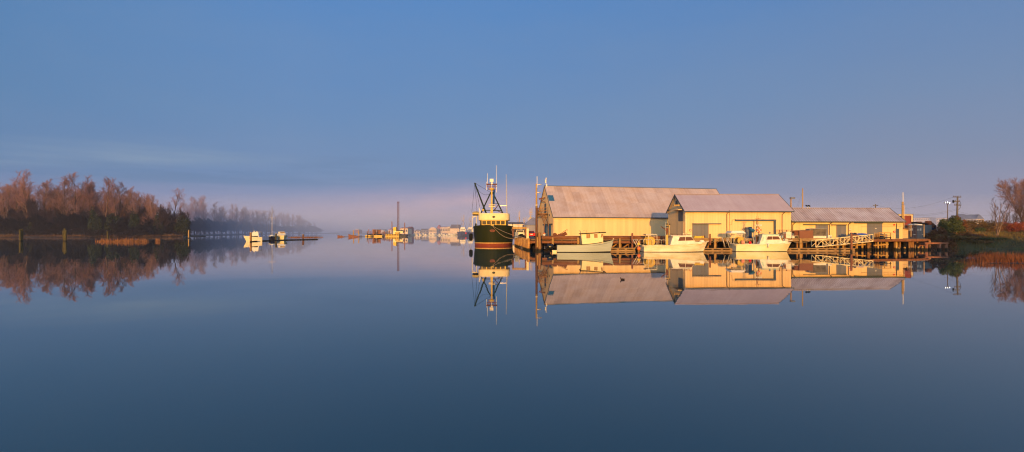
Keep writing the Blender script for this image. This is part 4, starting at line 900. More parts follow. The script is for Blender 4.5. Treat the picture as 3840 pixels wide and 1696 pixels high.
# ------------------------------------------------------------------ vehicles and sheds behind the bulkhead
GZ = 1.78
def car(px, Y, mat, label):
    o = thing('parked_car', label, 'car', (PX(px, Y), Y, GZ), 0)
    B().loft([[(x * k, y, z) for x, z in ((-.86, .28), (.86, .28), (.9, .6), (.86, .92), (-.86, .92), (-.9, .6))] for y, k in ((-2.05, .9), (-1.95, 1), (1.9, 1), (2.1, .9))]).build('body', mat, o)
    cb_ = B().loft([[(x, y, z) for x, y in ((-w_, a), (w_, a), (w_, b_), (-w_, b_))] for z, w_, a, b_ in ((.922, .82, -1.55, 1.0), (1.42, .6, -.75, .45))]).build('cabin', mat, o)
    B().hexa([(-.72, -1.50, .97), (.72, -1.50, .97), (.72, -1.48, .97), (-.72, -1.48, .97), (-.56, -.86, 1.36), (.56, -.86, 1.36), (.56, -.84, 1.36), (-.56, -.84, 1.36)]).build('rear_window', 'windark', cb_)
    B().bx(-.26, .26, -2.075, -2.055, .58, .76).build('number_plate', 'white', o)
    for x in (-.72, .72): B().bx(x - .16, x + .16, -2.08, -2.03, .66, .82).build('tail_light', 'red', o)
    for x in (-.78, .78):
        for y in (-1.25, 1.3): B().lathe([(.05, -.1), (.31, -.1), (.31, .1), (.05, .1)], (x, y, .31), 14, 0, 'x').build('wheel', 'black', o)
    return o
car(1992, 115, 'carred', 'red car parked beyond the white post')
def truck(px, Y, mat, label, rz=0, h=1.9):
    o = thing('parked_truck', label, 'truck', (PX(px, Y), Y, GZ), rz)
    B().bx(-.95, .95, -.4, 1.6, .45, h, 0, .12).build('cab', mat, o); B().bx(-1, 1, -3.2, -.45, .5, 1.15, 0, .04).build('cargo_bed', 'steel', o); B().bx(-.78, .78, -.425, -.402, 1.2, h - .12).build('rear_window', 'windark', o)
    for x in (-.85, .85):
        for y in (-2.4, 1.0): B().lathe([(.05, -.12), (.4, -.12), (.4, .12), (.05, .12)], (x, y, .4), 14, 0, 'x').build('wheel', 'black', o)
    return o
truck(1936, 124, 'darkblue', 'dark blue truck parked nearest the green boat'); truck(1950, 118, 'white', 'white truck parked between the dark truck and the gantry post', 0, 1.7); truck(1961, 128, 'trimgrey', 'slate grey truck parked behind the gantry post')
cr = thing('net_crate', 'dark crate of nets on the bulkhead under the gantry', 'crate', (PX(1955, 100), 100, GZ)); B().bx(-.4, .4, -.4, .4, .02, .8, 0, .03).build('body', 'black', cr); B().bx(-1.3, -.6, -.3, .5, .02, 1.2, 0, .06).build('net_heap', 'tarp', cr)
def bldg(name, label, px0, px1, Y, depth, yb, ye, yr, wall, roof, ridge='x', win=0, hip=0, group=None):
    x0, x1 = PX(px0, Y), PX(px1, Y); zb0, ze, zr = PZ(yb, Y), PZ(ye, Y), PZ(yr, Y); L = x1 - x0
    o = thing(name, label, 'building', (x0, Y, zb0), 0, group); ze -= zb0; zr -= zb0
    B().bx(0, L, 0, depth, -.5, ze).build('wall', wall, o); ov = min(.5, L * .03)
    if zr > ze + .05:
        e = ze + .02
        if ridge == 'x': B().loft([[(-ov, -ov, e), (L + ov, -ov, e), (L + ov, depth + ov, e), (-ov, depth + ov, e)], [(hip, depth / 2 - .1, zr), (L - hip, depth / 2 - .1, zr), (L - hip, depth / 2 + .1, zr), (hip, depth / 2 + .1, zr)]]).build('roof', roof, o)
        else: B().loft([[(-ov, -ov, e), (L + ov, -ov, e), (L + ov, depth + ov, e), (-ov, depth + ov, e)], [(L / 2 - .1, hip - ov, zr), (L / 2 + .1, hip - ov, zr), (L / 2 + .1, depth - hip, zr), (L / 2 - .1, depth - hip, zr)]]).build('roof', roof, o)
    else: B().bx(-ov, L + ov, -ov, depth + ov, ze + .02, ze + .35).build('roof', roof, o)
    rows = max(1, int(ze / 3.2)) if win else 0
    for r_ in range(rows):
        for k in range(win):
            xc = L * (k + .5) / win; zc = ze * (r_ + .55) / rows; wd = L / win * .26
            B().bx(xc - wd, xc + wd, -.06, -.01, zc - .22 * ze / rows, zc + .22 * ze / rows).build('window', 'windark', o)
    return o
bldg('cannery_shed', 'long low building with pinkish roof behind the parked trucks', 1905, 1963, 210, 14, 868, 841, 832, 'townwall', 'townroof')
bldg('net_loft', 'grey hip roofed building behind the tall light pole', 1964, 2041, 165, 20, 886, 845, 813, 'towngrey', 'towngrey', 'y', 0, 6)
bldg('net_loft', 'low mauve shed glimpsed left of the warehouse gable', 2016, 2046, 140, 12, 888, 852, 841, 'towngrey', 'townroof')
# rigged boats behind the bulkhead
def rigboat(px, Y, W, hh, house, mast_y, label, hullm, sc=1, lean=0, gantry=False, group='rigged fishing boats up the channel'):
    o = thing('fishing_boat', label, 'fishing boat', (PX(px, Y), Y, 0), 0, group); s = Y / F
    w_ = W * s / 2; h = hh * s
    B().loft([[(x * k, y, z) for x, z in ((-w_ * .86, -.4), (w_ * .86, -.4), (w_, h * .95), (-w_, h * .95))] for y, k in ((1.2, .55), (3, .9), (6, 1), (14, .9))][::1]).loft([[(-.05, .0, h * .3), (.05, 0, h * .3), (.05, -.4, h * 1.12), (-.05, -.4, h * 1.12)], [(-w_ * .52, 1.25, -.4), (w_ * .52, 1.25, -.4), (w_ * .56, 1.2, h), (-w_ * .56, 1.2, h)]]).build('hull', hullm, o)
    hw = house[0] * s / 2; zh = (house[1]) * s
    c_ = B().bx(-hw, hw, 4.5, 9, h * .8, h + zh, 0, .15).bx(-hw * .8, hw * .8, 4.9, 8.5, h + zh + .002, h + zh * 1.5, 0, .1).build('wheelhouse', 'white', o)
    n = 5
    for k in range(n): x = -hw * .82 + 1.64 * hw * (k + .5) / n; B().bx(x - hw * .1, x + hw * .1, 4.44, 4.49, h + zh * .5, h + zh * .85).build('window', 'windark', c_)
    zt = CH + (HOR - mast_y) * s
    m_ = B().tube([(0, 6.5, h), (lean, 6.5, zt)], [.16, .07], 7)
    for f in (.45, .68, .8): m_.bar((-hw * .55, 6.5, h + (zt - h) * f), (hw * .55, 6.5, h + (zt - h) * f), .12)
    for x in (-.5, .3, .55): m_.tube([(hw * x, 6.5, h + (zt - h) * .68), (hw * x, 6.5, zt * (1 + x * .06))], .04, 5)
    m_.build('mast', 'mastyel', o)
    b = B()
    for sg in (-1, 1): b.tube([(sg * w_ * .75, 8, h), (0, 6.8, zt * .78)], .08, 6)
    if gantry:
        for sg in (-1, 1): b.tube([(sg * w_ * .95, 9, h), (sg * w_ * .3, 8.5, zt * .72)], .14, 6)
        for f in (.2, .55): b.bar((-w_ * (.95 - .65 * f / .72), 8.8, h + (zt * .72 - h) * f), (w_ * (.95 - .65 * f / .72), 8.8, h + (zt * .72 - h) * f), .14)
        b.bar((-w_ * .95, 9, zt * .66), (w_ * .95, 9, zt * .66), .14)
    b.build('rigging', 'alum' if gantry else 'rust', o)
    b = B(); b.tube([(-w_ * .9, 7, h), (-w_ * 1.0, 7, zt * .74)], .06, 5); b.tube([(w_ * .9, 7, h), (w_ * 1.05, 7, zt * .7)], .06, 5); b.build('trolling_pole', 'alum', o)
    return o
rigboat(1993, 186, 30, 40, (20, 14), 778, 'rigged boat with white A-frame gantry left of the tall light pole', 'white', 1, 0, True)
rigboat(1968, 215, 18, 30, (12, 10), 815, 'small rigged boat with twin lattice masts above the white post', 'white', 1, -.3)
rigboat(1948, 240, 14, 22, (9, 9), 790, 'slim rigged boat nearest the right flank of the green boat', 'navy', 1, .3)
rigboat(1733, 395, 44, 15, (22, 11), 806, 'slate blue fishing boat with ochre mast left of the green boat', 'bluehull', 1, .4)
rigboat(1762, 420, 32, 13, (22, 12), 812, 'fishing boat half hidden by the left flank of the green boat', 'bluehull', 1, -.5)
bo_ = buoy((PX(1748, 393), 391, 1.9), .75, 'red', 'round red float on the side of the slate blue boat', 'floats')
# misty town shore
bldg('town_building', 'cream waterfront hall with grey gabled roof left of the slate blue boat', 1688, 1722, 436, 16, 875, 857, 842, 'townwall', 'townroof', 'x', 0)
bldg('town_building', 'tall narrow cream block left of the grey roofed hall', 1678, 1689, 448, 12, 875, 851, 848, 'townwall', 'townwall', 'x', 2)
bldg('town_building', 'pale three bay building in the middle of the misty waterfront', 1652, 1679, 483, 14, 874, 853, 850, 'townwall', 'townred', 'x', 4)
bldg('town_building', 'pink block with a small tower on the misty waterfront', 1636, 1653, 499, 12, 874, 857, 843, 'townred', 'townred', 'y', 2, 3)
o = bldg('town_building', 'bright hall with curved roof on the misty waterfront', 1608, 1637, 468, 16, 874, 861, 861, 'townwall', 'townwall', 'x', 7)
Lx = PX(1637, 468) - PX(1608, 468); B().loft([[(Lx / 2 - Lx * .42 * math.cos(a), y, 3.55 + 1.8 * math.sin(a)) for a in [math.pi * k / 10 for k in range(11)]] for y in (14, -.6)]).build('barrel_roof', 'townwall', o)
bldg('town_building', 'low grey gabled house left of the curved roof hall', 1577, 1607, 499, 14, 874, 863, 858, 'towngrey', 'townroof', 'x', 3)
bldg('town_building', 'small gabled boathouse above the white moored boats', 1552, 1574, 499, 12, 874, 866, 861, 'townwall', 'townroof', 'y', 2, 1)
bldg('town_building', 'cream hall with red end wall behind the pile driving barge', 1500, 1529, 405, 16, 876, 857, 853, 'townwall', 'townred', 'x', 3)
bldg('town_building', 'red shed behind the right spud of the barge', 1527, 1540, 421, 14, 876, 855, 850, 'townred', 'townred')
bldg('town_building', 'faint pale house left of the pile cluster', 1330, 1346, 624, 14, 874, 862, 858, 'townred', 'townwall', 'y', 0, 1)
bldg('town_building', 'faint long shed behind the pile cluster', 1400, 1442, 592, 14, 874, 864, 860, 'townwall', 'townroof', 'x', 0)
bldg('town_building', 'faint rounded store left of the pile driving cab', 1456, 1470, 546, 12, 874, 862, 857, 'townwall', 'townred', 'y', 0, 1)
sbh = None
mb_ = sorted([(1537, 560), (1549, 570), (1560, 560), (1575, 565), (1588, 575), (1597, 560), (1612, 570), (1624, 565), (1634, 575), (1648, 555), (1657, 560), (1666, 545), (1676, 540), (1687, 545), (1697, 530), (1705, 535)])
labs = ['leftmost', 'second from left', 'third from left', 'fourth from left', 'fifth from left', 'sixth from left', 'seventh from left', 'eighth from left', 'ninth from left', 'eighth from right', 'seventh from right', 'sixth from right', 'fifth from right', 'fourth from right', 'third from right', 'second from right', 'rightmost'][-16:]
labs[0] = 'leftmost'
for i, (px, Y) in enumerate(mb_):
    Y *= .76
    if sbh is None:
        sbh = thing('moored_boat', 'leftmost of the small white boats moored below the misty town', 'boat', (PX(px, Y), Y, 0), 0, 'small white boats moored below the town'); sbh.scale = (.6, .6, .6); B().loft([[(x, y * k, z) for y, z in ((-1.2, -.2), (1.2, -.2), (1.5, 1.1), (-1.5, 1.1))] for x, k in ((-3.4, .9), (0, 1), (2.4, .7), (3.6, .08))]).build('hull', 'white', sbh); B().bx(-2, 1, -1, 1, 1.1, 2.5, 0, .2).build('cabin', 'white', sbh); B().tube([(-.5, 0, 2.5), (-.5, 0, 7.5)], .09, 5).tube([(-.5, 0, 6.5), (2.8, 0, 1.2)], .04, 4).build('mast', 'alum', sbh)
    else: again(sbh, (PX(px, Y), Y, 0), labs[i] + ' of the small white boats moored below the misty town', rnd.uniform(-25, 25), (rnd.uniform(.4, .7), rnd.uniform(.45, .7), rnd.uniform(.4, .8)))
for i, px in enumerate((1549, 1644, 1551)):
    pass
# ------------------------------------------------------------------ pile driving barge and old piles
o = thing('pile_driving_barge', 'ochre pile driving barge with tall lattice tower in mid channel', 'barge', (PX(1490, 325), 325, 0)); s = 325 / F
q = lambda px, py: ((px - 1490) * s, PZ(py, 325))
B().bx(q(1449, 0)[0], q(1501, 0)[0], -3, 5, -.4, 1.7, 0, .1).build('hull', 'mastyel', o)
for px in range(1452, 1501, 6): B().lathe([(.14, -.15), (.38, -.12), (.38, .12), (.14, .15)], (q(px, 0)[0], -3.16, 1.05), 12, 0, 'y').build('tyre_fender', 'black', o)
B().bx(q(1502, 0)[0], q(1524, 0)[0], -2, 5, -.4, 1.3, 0, .1).build('stern_pontoon', 'navy', o)
for x0, x1 in ((1474.5, 1486), (1487, 1511)): pass
B().bx(q(1474.5, 0)[0], q(1486.5, 0)[0], -.5, 3, 1.7, PZ(866, 325), 0, .1).bx(q(1486.6, 0)[0], q(1511, 0)[0], -.4, 3, PZ(875, 325), PZ(867, 325)).build('machinery_house', 'cream', o)
x0, z0 = q(1474.5, 866); x1, z1 = q(1486, 851); B().hexa([(x0, -.3, z0), (x1, -.3, z0), (x1, 2.6, z0), (x0, 2.6, z0), (x0, -.3, z1 - .4), (x1, -.3, z1), (x1, 2.6, z1), (x0, 2.6, z1 - .4)]).build('operator_cab', 'yellow', o)
B().bx(q(1488, 0)[0], q(1508, 0)[0], -.6, 2.5, PZ(867, 325), PZ(863.5, 325)).build('winch_deck', 'navy', o)
x, z = q(1492, 874); B().ball((x, -1.4, z), (1.7, 1.2, .9), 14).build('dredge_bucket', 'mastyel', o, True)
tw = B(); xc, zb0 = q(1493, 866); _, zt0 = q(1493, 759); hw = .42
for dx_ in (-hw, hw):
    for dy_ in (0, .84): tw.bar((xc + dx_, dy_, zb0), (xc + dx_, dy_, zt0), .11)
n = 17
for k in range(n):
    z0, z1 = zb0 + (zt0 - zb0) * k / n, zb0 + (zt0 - zb0) * (k + 1) / n; sg = 1 if k % 2 else -1
    for dy_ in (0, .84): tw.bar((xc - hw * sg, dy_, z0), (xc + hw * sg, dy_, z1), .06); tw.bar((xc - hw, dy_, z1), (xc + hw, dy_, z1), .05)
    for dx_ in (-hw, hw): tw.bar((xc + dx_, 0 if k % 2 else .84, z0), (xc + dx_, .84 if k % 2 else 0, z1), .05)
tw.bx(xc - .75, xc + .75, -.1, .95, zt0, zt0 + .35); tw.build('lattice_tower', 'rust', o)
for px, py in ((1468.5, 831), (1516.5, 835)): x, z = q(px, py); B().tube([(x, 1, -1), (x, 1, z)], .28, 8).build('spud', 'pilered', o, True)
n_ = 0
clus = [(1377, 320, 868), (1383, 330, 860), (1391, 318, 867)] + [(1398 + k * 2.6 + rnd.uniform(-.6, .6), 326 + rnd.uniform(-6, 8), 860 + rnd.uniform(0, 4)) for k in range(6)] + [(1415 + k * 2.8, 330 + rnd.uniform(-6, 6), 861 + rnd.uniform(0, 3)) for k in range(5)] + [(1433 + k * 4.5, 350 + rnd.uniform(-6, 10), 866 + rnd.uniform(0, 5)) for k in range(7)]
words = ['first', 'second', 'third', 'fourth', 'fifth', 'sixth', 'seventh', 'eighth', 'ninth', 'tenth', 'eleventh', 'twelfth', 'thirteenth', 'fourteenth', 'fifteenth', 'sixteenth', 'seventeenth', 'eighteenth', 'nineteenth', 'twentieth', 'twenty-first', 'twenty-second', 'twenty-third', 'twenty-fourth', 'twenty-fifth', 'twenty-sixth', 'twenty-seventh', 'twenty-eighth', 'twenty-ninth', 'thirtieth', 'thirty-first', 'thirty-second', 'thirty-third', 'thirty-fourth', 'thirty-fifth', 'thirty-sixth', 'thirty-seventh', 'thirty-eighth', 'thirty-ninth', 'fortieth']
for i, (px, Y, py) in enumerate(clus):
    pile(px, Y, py, .26 if i < 3 else .3, 'pilered' if i % 3 else 'pile', words[i] + ' pile from the left in the cluster beside the barge', 'piling', 'red brown piles clustered beside the barge', None, rnd.uniform(-.3, .3))
o = thing('work_float', 'low ochre float under the pile cluster', 'float', (PX(1410, 322), 322, 0)); B().bx(-6.5, 4.5, -2, 3, -.3, .9, 0, .08).build('hull', 'mastyel', o); B().bx(-5, -1, -1, 1, .9, 1.5, 0, .1).bx(1, 3.5, -1, 1, .9, 1.7, 0, .1).build('deck_gear', 'black', o)
pile(1326, 300, 864, .3, 'pileyel', 'left one of two lone piles by the sunken hulks', 'piling', 'lone piles by the sunken hulks'); pile(1345, 300, 865, .3, 'pileyel', 'right one of two lone piles by the sunken hulks', 'piling', 'lone piles by the sunken hulks', None, .3)
for px0, px1, y0, lab in ((1266, 1295, 882, 'smaller sunken hulk with its bow wedge above water'), (1307, 1350, 878.5, 'larger sunken hulk with its bow wedge beside the lone piles')):
    Y = 296; x0, x1 = PX(px0, Y), PX(px1, Y); o = thing('sunken_hulk', lab, 'wreck', (x0, Y, 0), 0, 'sunken hulks'); L = x1 - x0; h = PZ(y0, Y)
    B().loft([[(0 + .0, -.1, -.3), (0, .1, -.3), (-.1, .1, h), (-.1, -.1, h)], [(L * .35, -1.2, -.3), (L * .35, 1.2, -.3), (L * .35, 1.4, h * .68), (L * .35, -1.4, h * .68)], [(L, -1.2, -.3), (L, 1.2, -.3), (L, 1.3, .12), (L, -1.3, .12)]]).build('hull', 'brown', o); B().bx(L * .5, L * .58, -.3, .3, .3, .9).build('bitt', 'rust', o)
one('log_boom', B().tube([(PX(1285, 297), 297, .05), (PX(1398, 300), 300, .08)], .12, 6), 'piledark', 'thin floating log line joining the hulks to the piles', 'log boom')
# ------------------------------------------------------------------ boats and old piles on the left
o = thing('cabin_cruiser', 'white pilothouse cruiser with grey window band moored behind brown pile', 'boat', (PX(948, 155), 155, 0), -152)
L_ = 5.2; st = hull(L_, fb(1.25, .92, .5, 2.4), fb(1.0, .92, .45, 1.8), lambda t: 1.35 + .5 * t * t, L_ - .8, 1.0, [-1, 0, .08, .5, 1.0], 12)
hull_mesh(st, [0, 0, 0, 0], 'hull', ['hullwhite'], o); deck_mesh(st, .1, .05, 'deck', 'white', o)
cab = B().loft([[(x, y, z) for x, y in ((x0, -w_), (x1, -w_), (x1, w_), (x0, w_))] for z, x0, x1, w_ in ((1.2, .9, 4.0, 1.05), (1.75, .95, 3.7, 1.0))]).loft([[(x, y, z) for x, y in ((x0, -w_), (x1, -w_), (x1, w_), (x0, w_))] for z, x0, x1, w_ in ((1.76, 1.0, 3.5, .98), (2.95, 1.1, 2.6, .85))]).build('cabin', 'white', o)
for sg in (-1, 1): B().bx(1.2, 3.4, *sorted((1.02 * sg, 1.06 * sg)), 1.42, 1.74).build('pane', 'windark', cab)
B().hexa([(3.72, -.9, 1.45), (3.78, -.9, 1.45), (3.78, .9, 1.45), (3.72, .9, 1.45), (3.68, -.9, 1.75), (3.72, -.9, 1.75), (3.72, .9, 1.75), (3.68, .9, 1.75)]).build('pane', 'windark', cab)
B().bar((.2, -.9, 2.95), (1.2, -.9, 2.95), .05).bar((.2, .9, 2.95), (1.2, .9, 2.95), .05).bar((.2, -.9, 1.5), (.2, -.9, 2.95), .05).bar((.2, .9, 1.5), (.2, .9, 2.95), .05).build('awning_frame', 'steel', o); B().ball((2.2, 0, 3.2), .22, 8).bx(1.3, 1.7, -.2, .2, 2.95, 3.15).build('deck_light', 'white', o); B().bx(.2, 1.2, -.92, .92, 2.98, 3.02).build('awning', 'white', o)
for ch in o.children:
    for v in ch.data.vertices: v.co.x -= 2.6
    for g2 in ch.children:
        for v in g2.data.vertices: v.co.x -= 2.6
o = thing('sailboat', 'dark hulled sailboat with tall bare mast moored bow on', 'sailboat', (PX(1021, 186), 186, 0), -72)
L_ = 8.5; st = hull(L_, fb(1.3, .7, .5, 1.9), fb(1.15, .65, .45, 1.6), lambda t: 1.25 + .35 * t, L_ - .8, 1.0, [-1, 0, .2, .62, .85, 1.0], 14)
hull_mesh(st, [0, 0, 0, 0, 1], 'hull', ['navy', 'white'], o); deck_mesh(st, .05, .04, 'deck', 'white', o)
B().loft([[(x0, -w_, z), (x1, -w_ * .7, z), (x1, w_ * .7, z), (x0, w_, z)] for z, x0, x1, w_ in ((1.3, 2, 6.4, .85), (1.85, 2.2, 5.6, .7))]).build('cabin', 'white', o)
zt = PZ(772, 182); B().tube([(5, 0, 1.6), (5, 0, zt)], [.1, .07], 7).bar((5, -1.2, 8.2), (5, 1.2, 8.2), .07).tube([(5, 0, 2.6), (1.2, 0, 2.5)], .09, 6).build('mast', 'alum', o)
b = B()
for y in (-1.2, 1.2): b.tube([(5, y, 1.5), (5, y, 8.2), (5, 0, zt - .3)], .018, 4)
b.tube([(8.4, 0, 1.6), (5, 0, zt - .2)], .018, 4); b.build('stay_wire', 'steel', o); b = B()
for y in (-1, 1): b.tube([(1, y * 1.05, 1.9), (4, y * 1.2, 2.0), (7.6, y * .35, 2.1)], .03, 4); b.tube([(7.6, y * .35, 1.5), (7.6, y * .35, 2.1)], .03, 4)
b.build('hand_rail', 'alum', o)
for ch in o.children:
    for v in ch.data.vertices: v.co.x -= 4.5
o = thing('motor_cruiser', 'white motor cruiser with canvas top moored bow on beside the sailboat', 'boat', (PX(1059, 190), 190, 0), -56)
L_ = 8; st = hull(L_, fb(1.72, .9, .5, 2.2), fb(1.3, .9, .45, 1.7), lambda t: 1.35 + .4 * t, L_ - 1.2, 1.0, [-1, 0, .1, .6, .9, 1.0], 14)
hull_mesh(st, [0, 0, 0, 0, 0], 'hull', ['hullcream'], o); deck_mesh(st, .05, .05, 'deck', 'white', o); rail_tube(st, 4, .05, 'rub_rail', 'steel', o)
B().loft([[(x0, -w_, z), (x1, -w_ * .6, z), (x1, w_ * .6, z), (x0, w_, z)] for z, x0, x1, w_ in ((1.35, 1, 6.6, 1.5), (2.1, 1.2, 5.0, 1.35))]).build('cabin', 'white', o)
B().loft([[(x0, -w_, z), (x1, -w_ * .8, z), (x1, w_ * .8, z), (x0, w_, z)] for z, x0, x1, w_ in ((2.11, 1.2, 4.9, 1.3), (3.1, 1.3, 3.6, 1.0))]).build('canvas_top', 'hullwhite', o)
B().hexa([(4.5, -.85, 2.35), (4.56, -.85, 2.35), (4.56, .85, 2.35), (4.5, .85, 2.35), (3.86, -.75, 2.95), (3.92, -.75, 2.95), (3.92, .75, 2.95), (3.86, .75, 2.95)]).build('windscreen', 'wingold', o)
b = B()
for y in (-1, 1): b.tube([(2, y * 1.7, 2.05), (5, y * 1.45, 2.2), (7.4, y * .4, 2.35), (7.6, 0, 2.36)], .03, 5)
b.build('hand_rail', 'alum', o)
for ch in o.children:
    for v in ch.data.vertices: v.co.x -= 4
b = B(); rb = random.Random(3); pts = [(945, 151), (985, 160), (1035, 172), (1100, 182), (1150, 188), (1191, 196)]
for (pa, ya), (pb, yb) in zip(pts, pts[1:]): b.tube([(PX(pa, ya), ya, .08), (PX(pb, yb), yb, .08)], .17, 8)
for k in range(26):
    u = rb.random(); i_ = min(int(u * 5), 4); f = u * 5 - i_; px = pts[i_][0] + (pts[i_ + 1][0] - pts[i_][0]) * f; Y = pts[i_][1] + (pts[i_ + 1][1] - pts[i_][1]) * f
    b.ball((PX(px, Y), Y, .16), (rb.uniform(.3, .9), .3, rb.uniform(.08, .22)), 8)
one('log_boom', b, 'piledark', 'dark weedy log boom the left boats are tied to', 'log boom')
pile(940.5, 148, 872, .3, 'pile', 'tall brown pile in front of the pilothouse cruiser', 'piling', 'piles along the weedy log boom', 'white'); pile(1035, 172, 876, .27, 'pilegreen', 'dark pile between sailboat and motor cruiser', 'piling', 'piles along the weedy log boom', 'white'); pile(1136.5, 188, 879, .28, 'piledark', 'dark pile near right end of the log boom', 'piling', 'piles along the weedy log boom', 'white')
pile(1139, 187.6, 884, .2, 'piledark', 'short pile leaning on the last pile of the log boom', 'piling', 'piles along the weedy log boom')
def dolphin(pxs, Y, tops, labels):
    for px, t_, l in zip(pxs, tops, labels): pile(px, Y + rnd.uniform(-.4, .4), t_, .3, 'pilegreen', l, 'piling', 'mossy piles before the left wood', None, rnd.uniform(-.3, .3))
dolphin((75, 83), 160, (862, 860), ('left pile of the leftmost mossy pair', 'right pile of the leftmost mossy pair'))
dolphin((238, 243, 247), 158, (866, 858, 864), ('left pile of the mossy trio', 'middle and tallest pile of the mossy trio', 'right pile of the mossy trio'))
dolphin((403,), 205, (868,), ('single mossy pile behind the orange reed patch',)); pile(707.5, 235, 864, .26, 'pileyel', 'thin lone ochre pile right of the wood', 'piling', 'mossy piles before the left wood')
# ------------------------------------------------------------------ terrain and water
def sheet(name, poly, z0, z1, mat, out=3.0):
    """a low bank: flat top with sloping edge running down under the water"""
    n = len(poly); area = sum(poly[i][0] * poly[(i + 1) % n][1] - poly[(i + 1) % n][0] * poly[i][1] for i in range(n)); sg = 1 if area > 0 else -1
    if sg < 0: poly = poly[::-1]
    lo = []
    for i in range(n):
        a, b, c = Vector(poly[i - 1]), Vector(poly[i]), Vector(poly[(i + 1) % n]); d = ((b - a).normalized() + (c - b).normalized())
        nrm = Vector((d.y, -d.x)).normalized(); lo.append((b.x + nrm.x * out, b.y + nrm.y * out, z0))
    m = MB(); m.add(lo + [(x, y, z1) for x, y in poly], [(i, (i + 1) % n, n + (i + 1) % n, n + i) for i in range(n)] + [tuple(range(n, 2 * n))])
    return struct(m.build(name, mat))
def wig(poly, amp, step, seed):
    r = random.Random(seed); out = []
    for i in range(len(poly)):
        a, b = Vector(poly[i]), Vector(poly[(i + 1) % len(poly)]); k = max(1, int((b - a).length / step))
        for j in range(k):
            p = a.lerp(b, j / k); out.append((p.x + r.uniform(-amp, amp), p.y + r.uniform(-amp, amp)))
    return out
sheet('yard', [(2.2, 90), (1.6, 109), (3.5, 168), (60, 168), (110, 300), (260, 300), (200, 110), (66, 100), (62, 90)], -.8, 1.74, 'yard', 1.0)
sheet('far_shore', [(-62, 442), (-26, 408), (-2, 300), (5, 205), (60, 175), (160, 290), (700, 330), (900, 1300), (-120, 1300), (-330, 1000), (-150, 600)], -.8, .8, 'mud', 6)
lb = wig([(-400, 262), (-300, 283), (-250, 286), (-206, 300), (-203, 325), (-228, 345), (-252, 420), (-268, 485), (-300, 640), (-318, 790), (-300, 860), (-640, 1150), (-1300, 1150), (-900, 250)], 2.2, 12, 5)
sheet('left_bank', lb, -.8, .55, 'mud', 5)
sheet('distant_shore', [(-420, 1250), (-220, 1150), (-60, 1320), (-60, 1700), (-600, 1700)], -.8, 5, 'bramble', 60)
# right bank: a height field
SH = [(40, 118), (66, 98), (71, 90), (78, 90), (88, 84), (100, 76), (118, 62), (140, 44), (200, 10), (320, -60)]
def ysh(x):
    for (a, b), (c, d) in zip(SH, SH[1:]):
        if a <= x <= c: return b + (d - b) * (x - a) / (c - a)
    return SH[0][1] if x < SH[0][0] else SH[-1][1]
def gz(x, y):
    d = (y - ysh(x)) * .85 + 1.2 * math.sin(x * .7) + .8 * math.sin(x * .23 + y * .4)
    t = max(0, min(1, (d + 1.5) / 9)); z = -.5 + 2.4 * t * t * (3 - 2 * t) + max(0, min(1, (d - 8) / 26)) * 1.0
    return z + .10 * math.sin(x * .9 + y * .5) * math.sin(y * .8)
m = MB(); xs = [62 + i * 1.6 for i in range(60)] + [160 + i * 14 for i in range(24)]; ys = [20 + i * 1.7 for i in range(70)] + [142 + i * 12 for i in range(32)]
nx = len(xs); m.add([(x, y, gz(x, y)) for y in ys for x in xs], [(j * nx + i, j * nx + i + 1, (j + 1) * nx + i + 1, (j + 1) * nx + i) for j in range(len(ys) - 1) for i in range(nx - 1)])
struct(m.build('right_bank', 'soil', None, True))
pth = [P(3630, 866, 133), P(3652, 867.5, 128), P(3675, 873, 121), P(3700, 879, 115), P(3730, 883, 111), P(3790, 885, 109), P(3900, 886, 108)]
m = MB(); L, Rr = [], []
for i, p in enumerate(pth):
    d = (pth[min(i + 1, len(pth) - 1)] - pth[max(i - 1, 0)]); nn = Vector((-d.y, d.x, 0)).normalized() * 1.3
    for lst, sgn in ((L, 1), (Rr, -1)):
        c = p + nn * sgn; lst.append((c.x, c.y, gz(c.x, c.y) + .12))
m.add(L + Rr, [(i, len(L) + i, len(L) + i + 1, i + 1) for i in range(len(L) - 1)]); struct(m.build('path', 'asphalt'))
x_, y_ = PX(3691, 116), 116; o = one('path_bollard', B().bx(-.16, .16, -.16, .16, -.3, .8, 0, .04), 'steel', 'small grey bollard at the edge of the curving path', 'bollard', (x_, y_, gz(x_, y_)))
# mud strip under the right hand reeds
sheet('mud_flat', wig([(44.5, 47.2), (60, 44), (95, 40), (100, 66), (72, 66), (55, 59)], .7, 2.5, 9), -.4, .035, 'mud', 1.2)
sheet('mud_flat', wig([(-190, 206), (-150, 206), (-128, 205), (-170, 212), (-230, 216)], .8, 4, 19), -.3, .04, 'mud', 2)
# water
m, t, b = nt('river_water')
b.inputs['Base Color'].default_value = (.018, .048, .050, 1); b.inputs['Roughness'].default_value = .015; b.inputs['IOR'].default_value = 1.55; b.inputs['Specular IOR Level'].default_value = .5
v = coords(t, (.35, 1.0, 1.0)); n1 = noise(t, v, 1.1, 3, .5); n2 = noise(t, coords(t, (.05, .16, 1)), 1.0, 2, .5); n3 = noise(t, coords(t, (.012, .03, 1)), 1.0, 3, .5)
h = mth(t, 'ADD', mth(t, 'MULTIPLY', n1, mth(t, 'MULTIPLY', ramp_f(t, n3, .42, .62), .022)), mth(t, 'MULTIPLY', n2, .05))
bp = t.nodes.new('ShaderNodeBump'); bp.inputs['Strength'].default_value = 1.0; bp.inputs['Distance'].default_value = .12; lk(t, h, bp.inputs['Height']); lk(t, bp.outputs['Normal'], b.inputs['Normal'])
M['water'] = m
W = B().add([(-2400, -43, 0), (2400, -43, 0), (2400, 2400, 0), (-2400, 2400, 0)], [(0, 1, 2, 3)]).build('water', 'water'); struct(W)
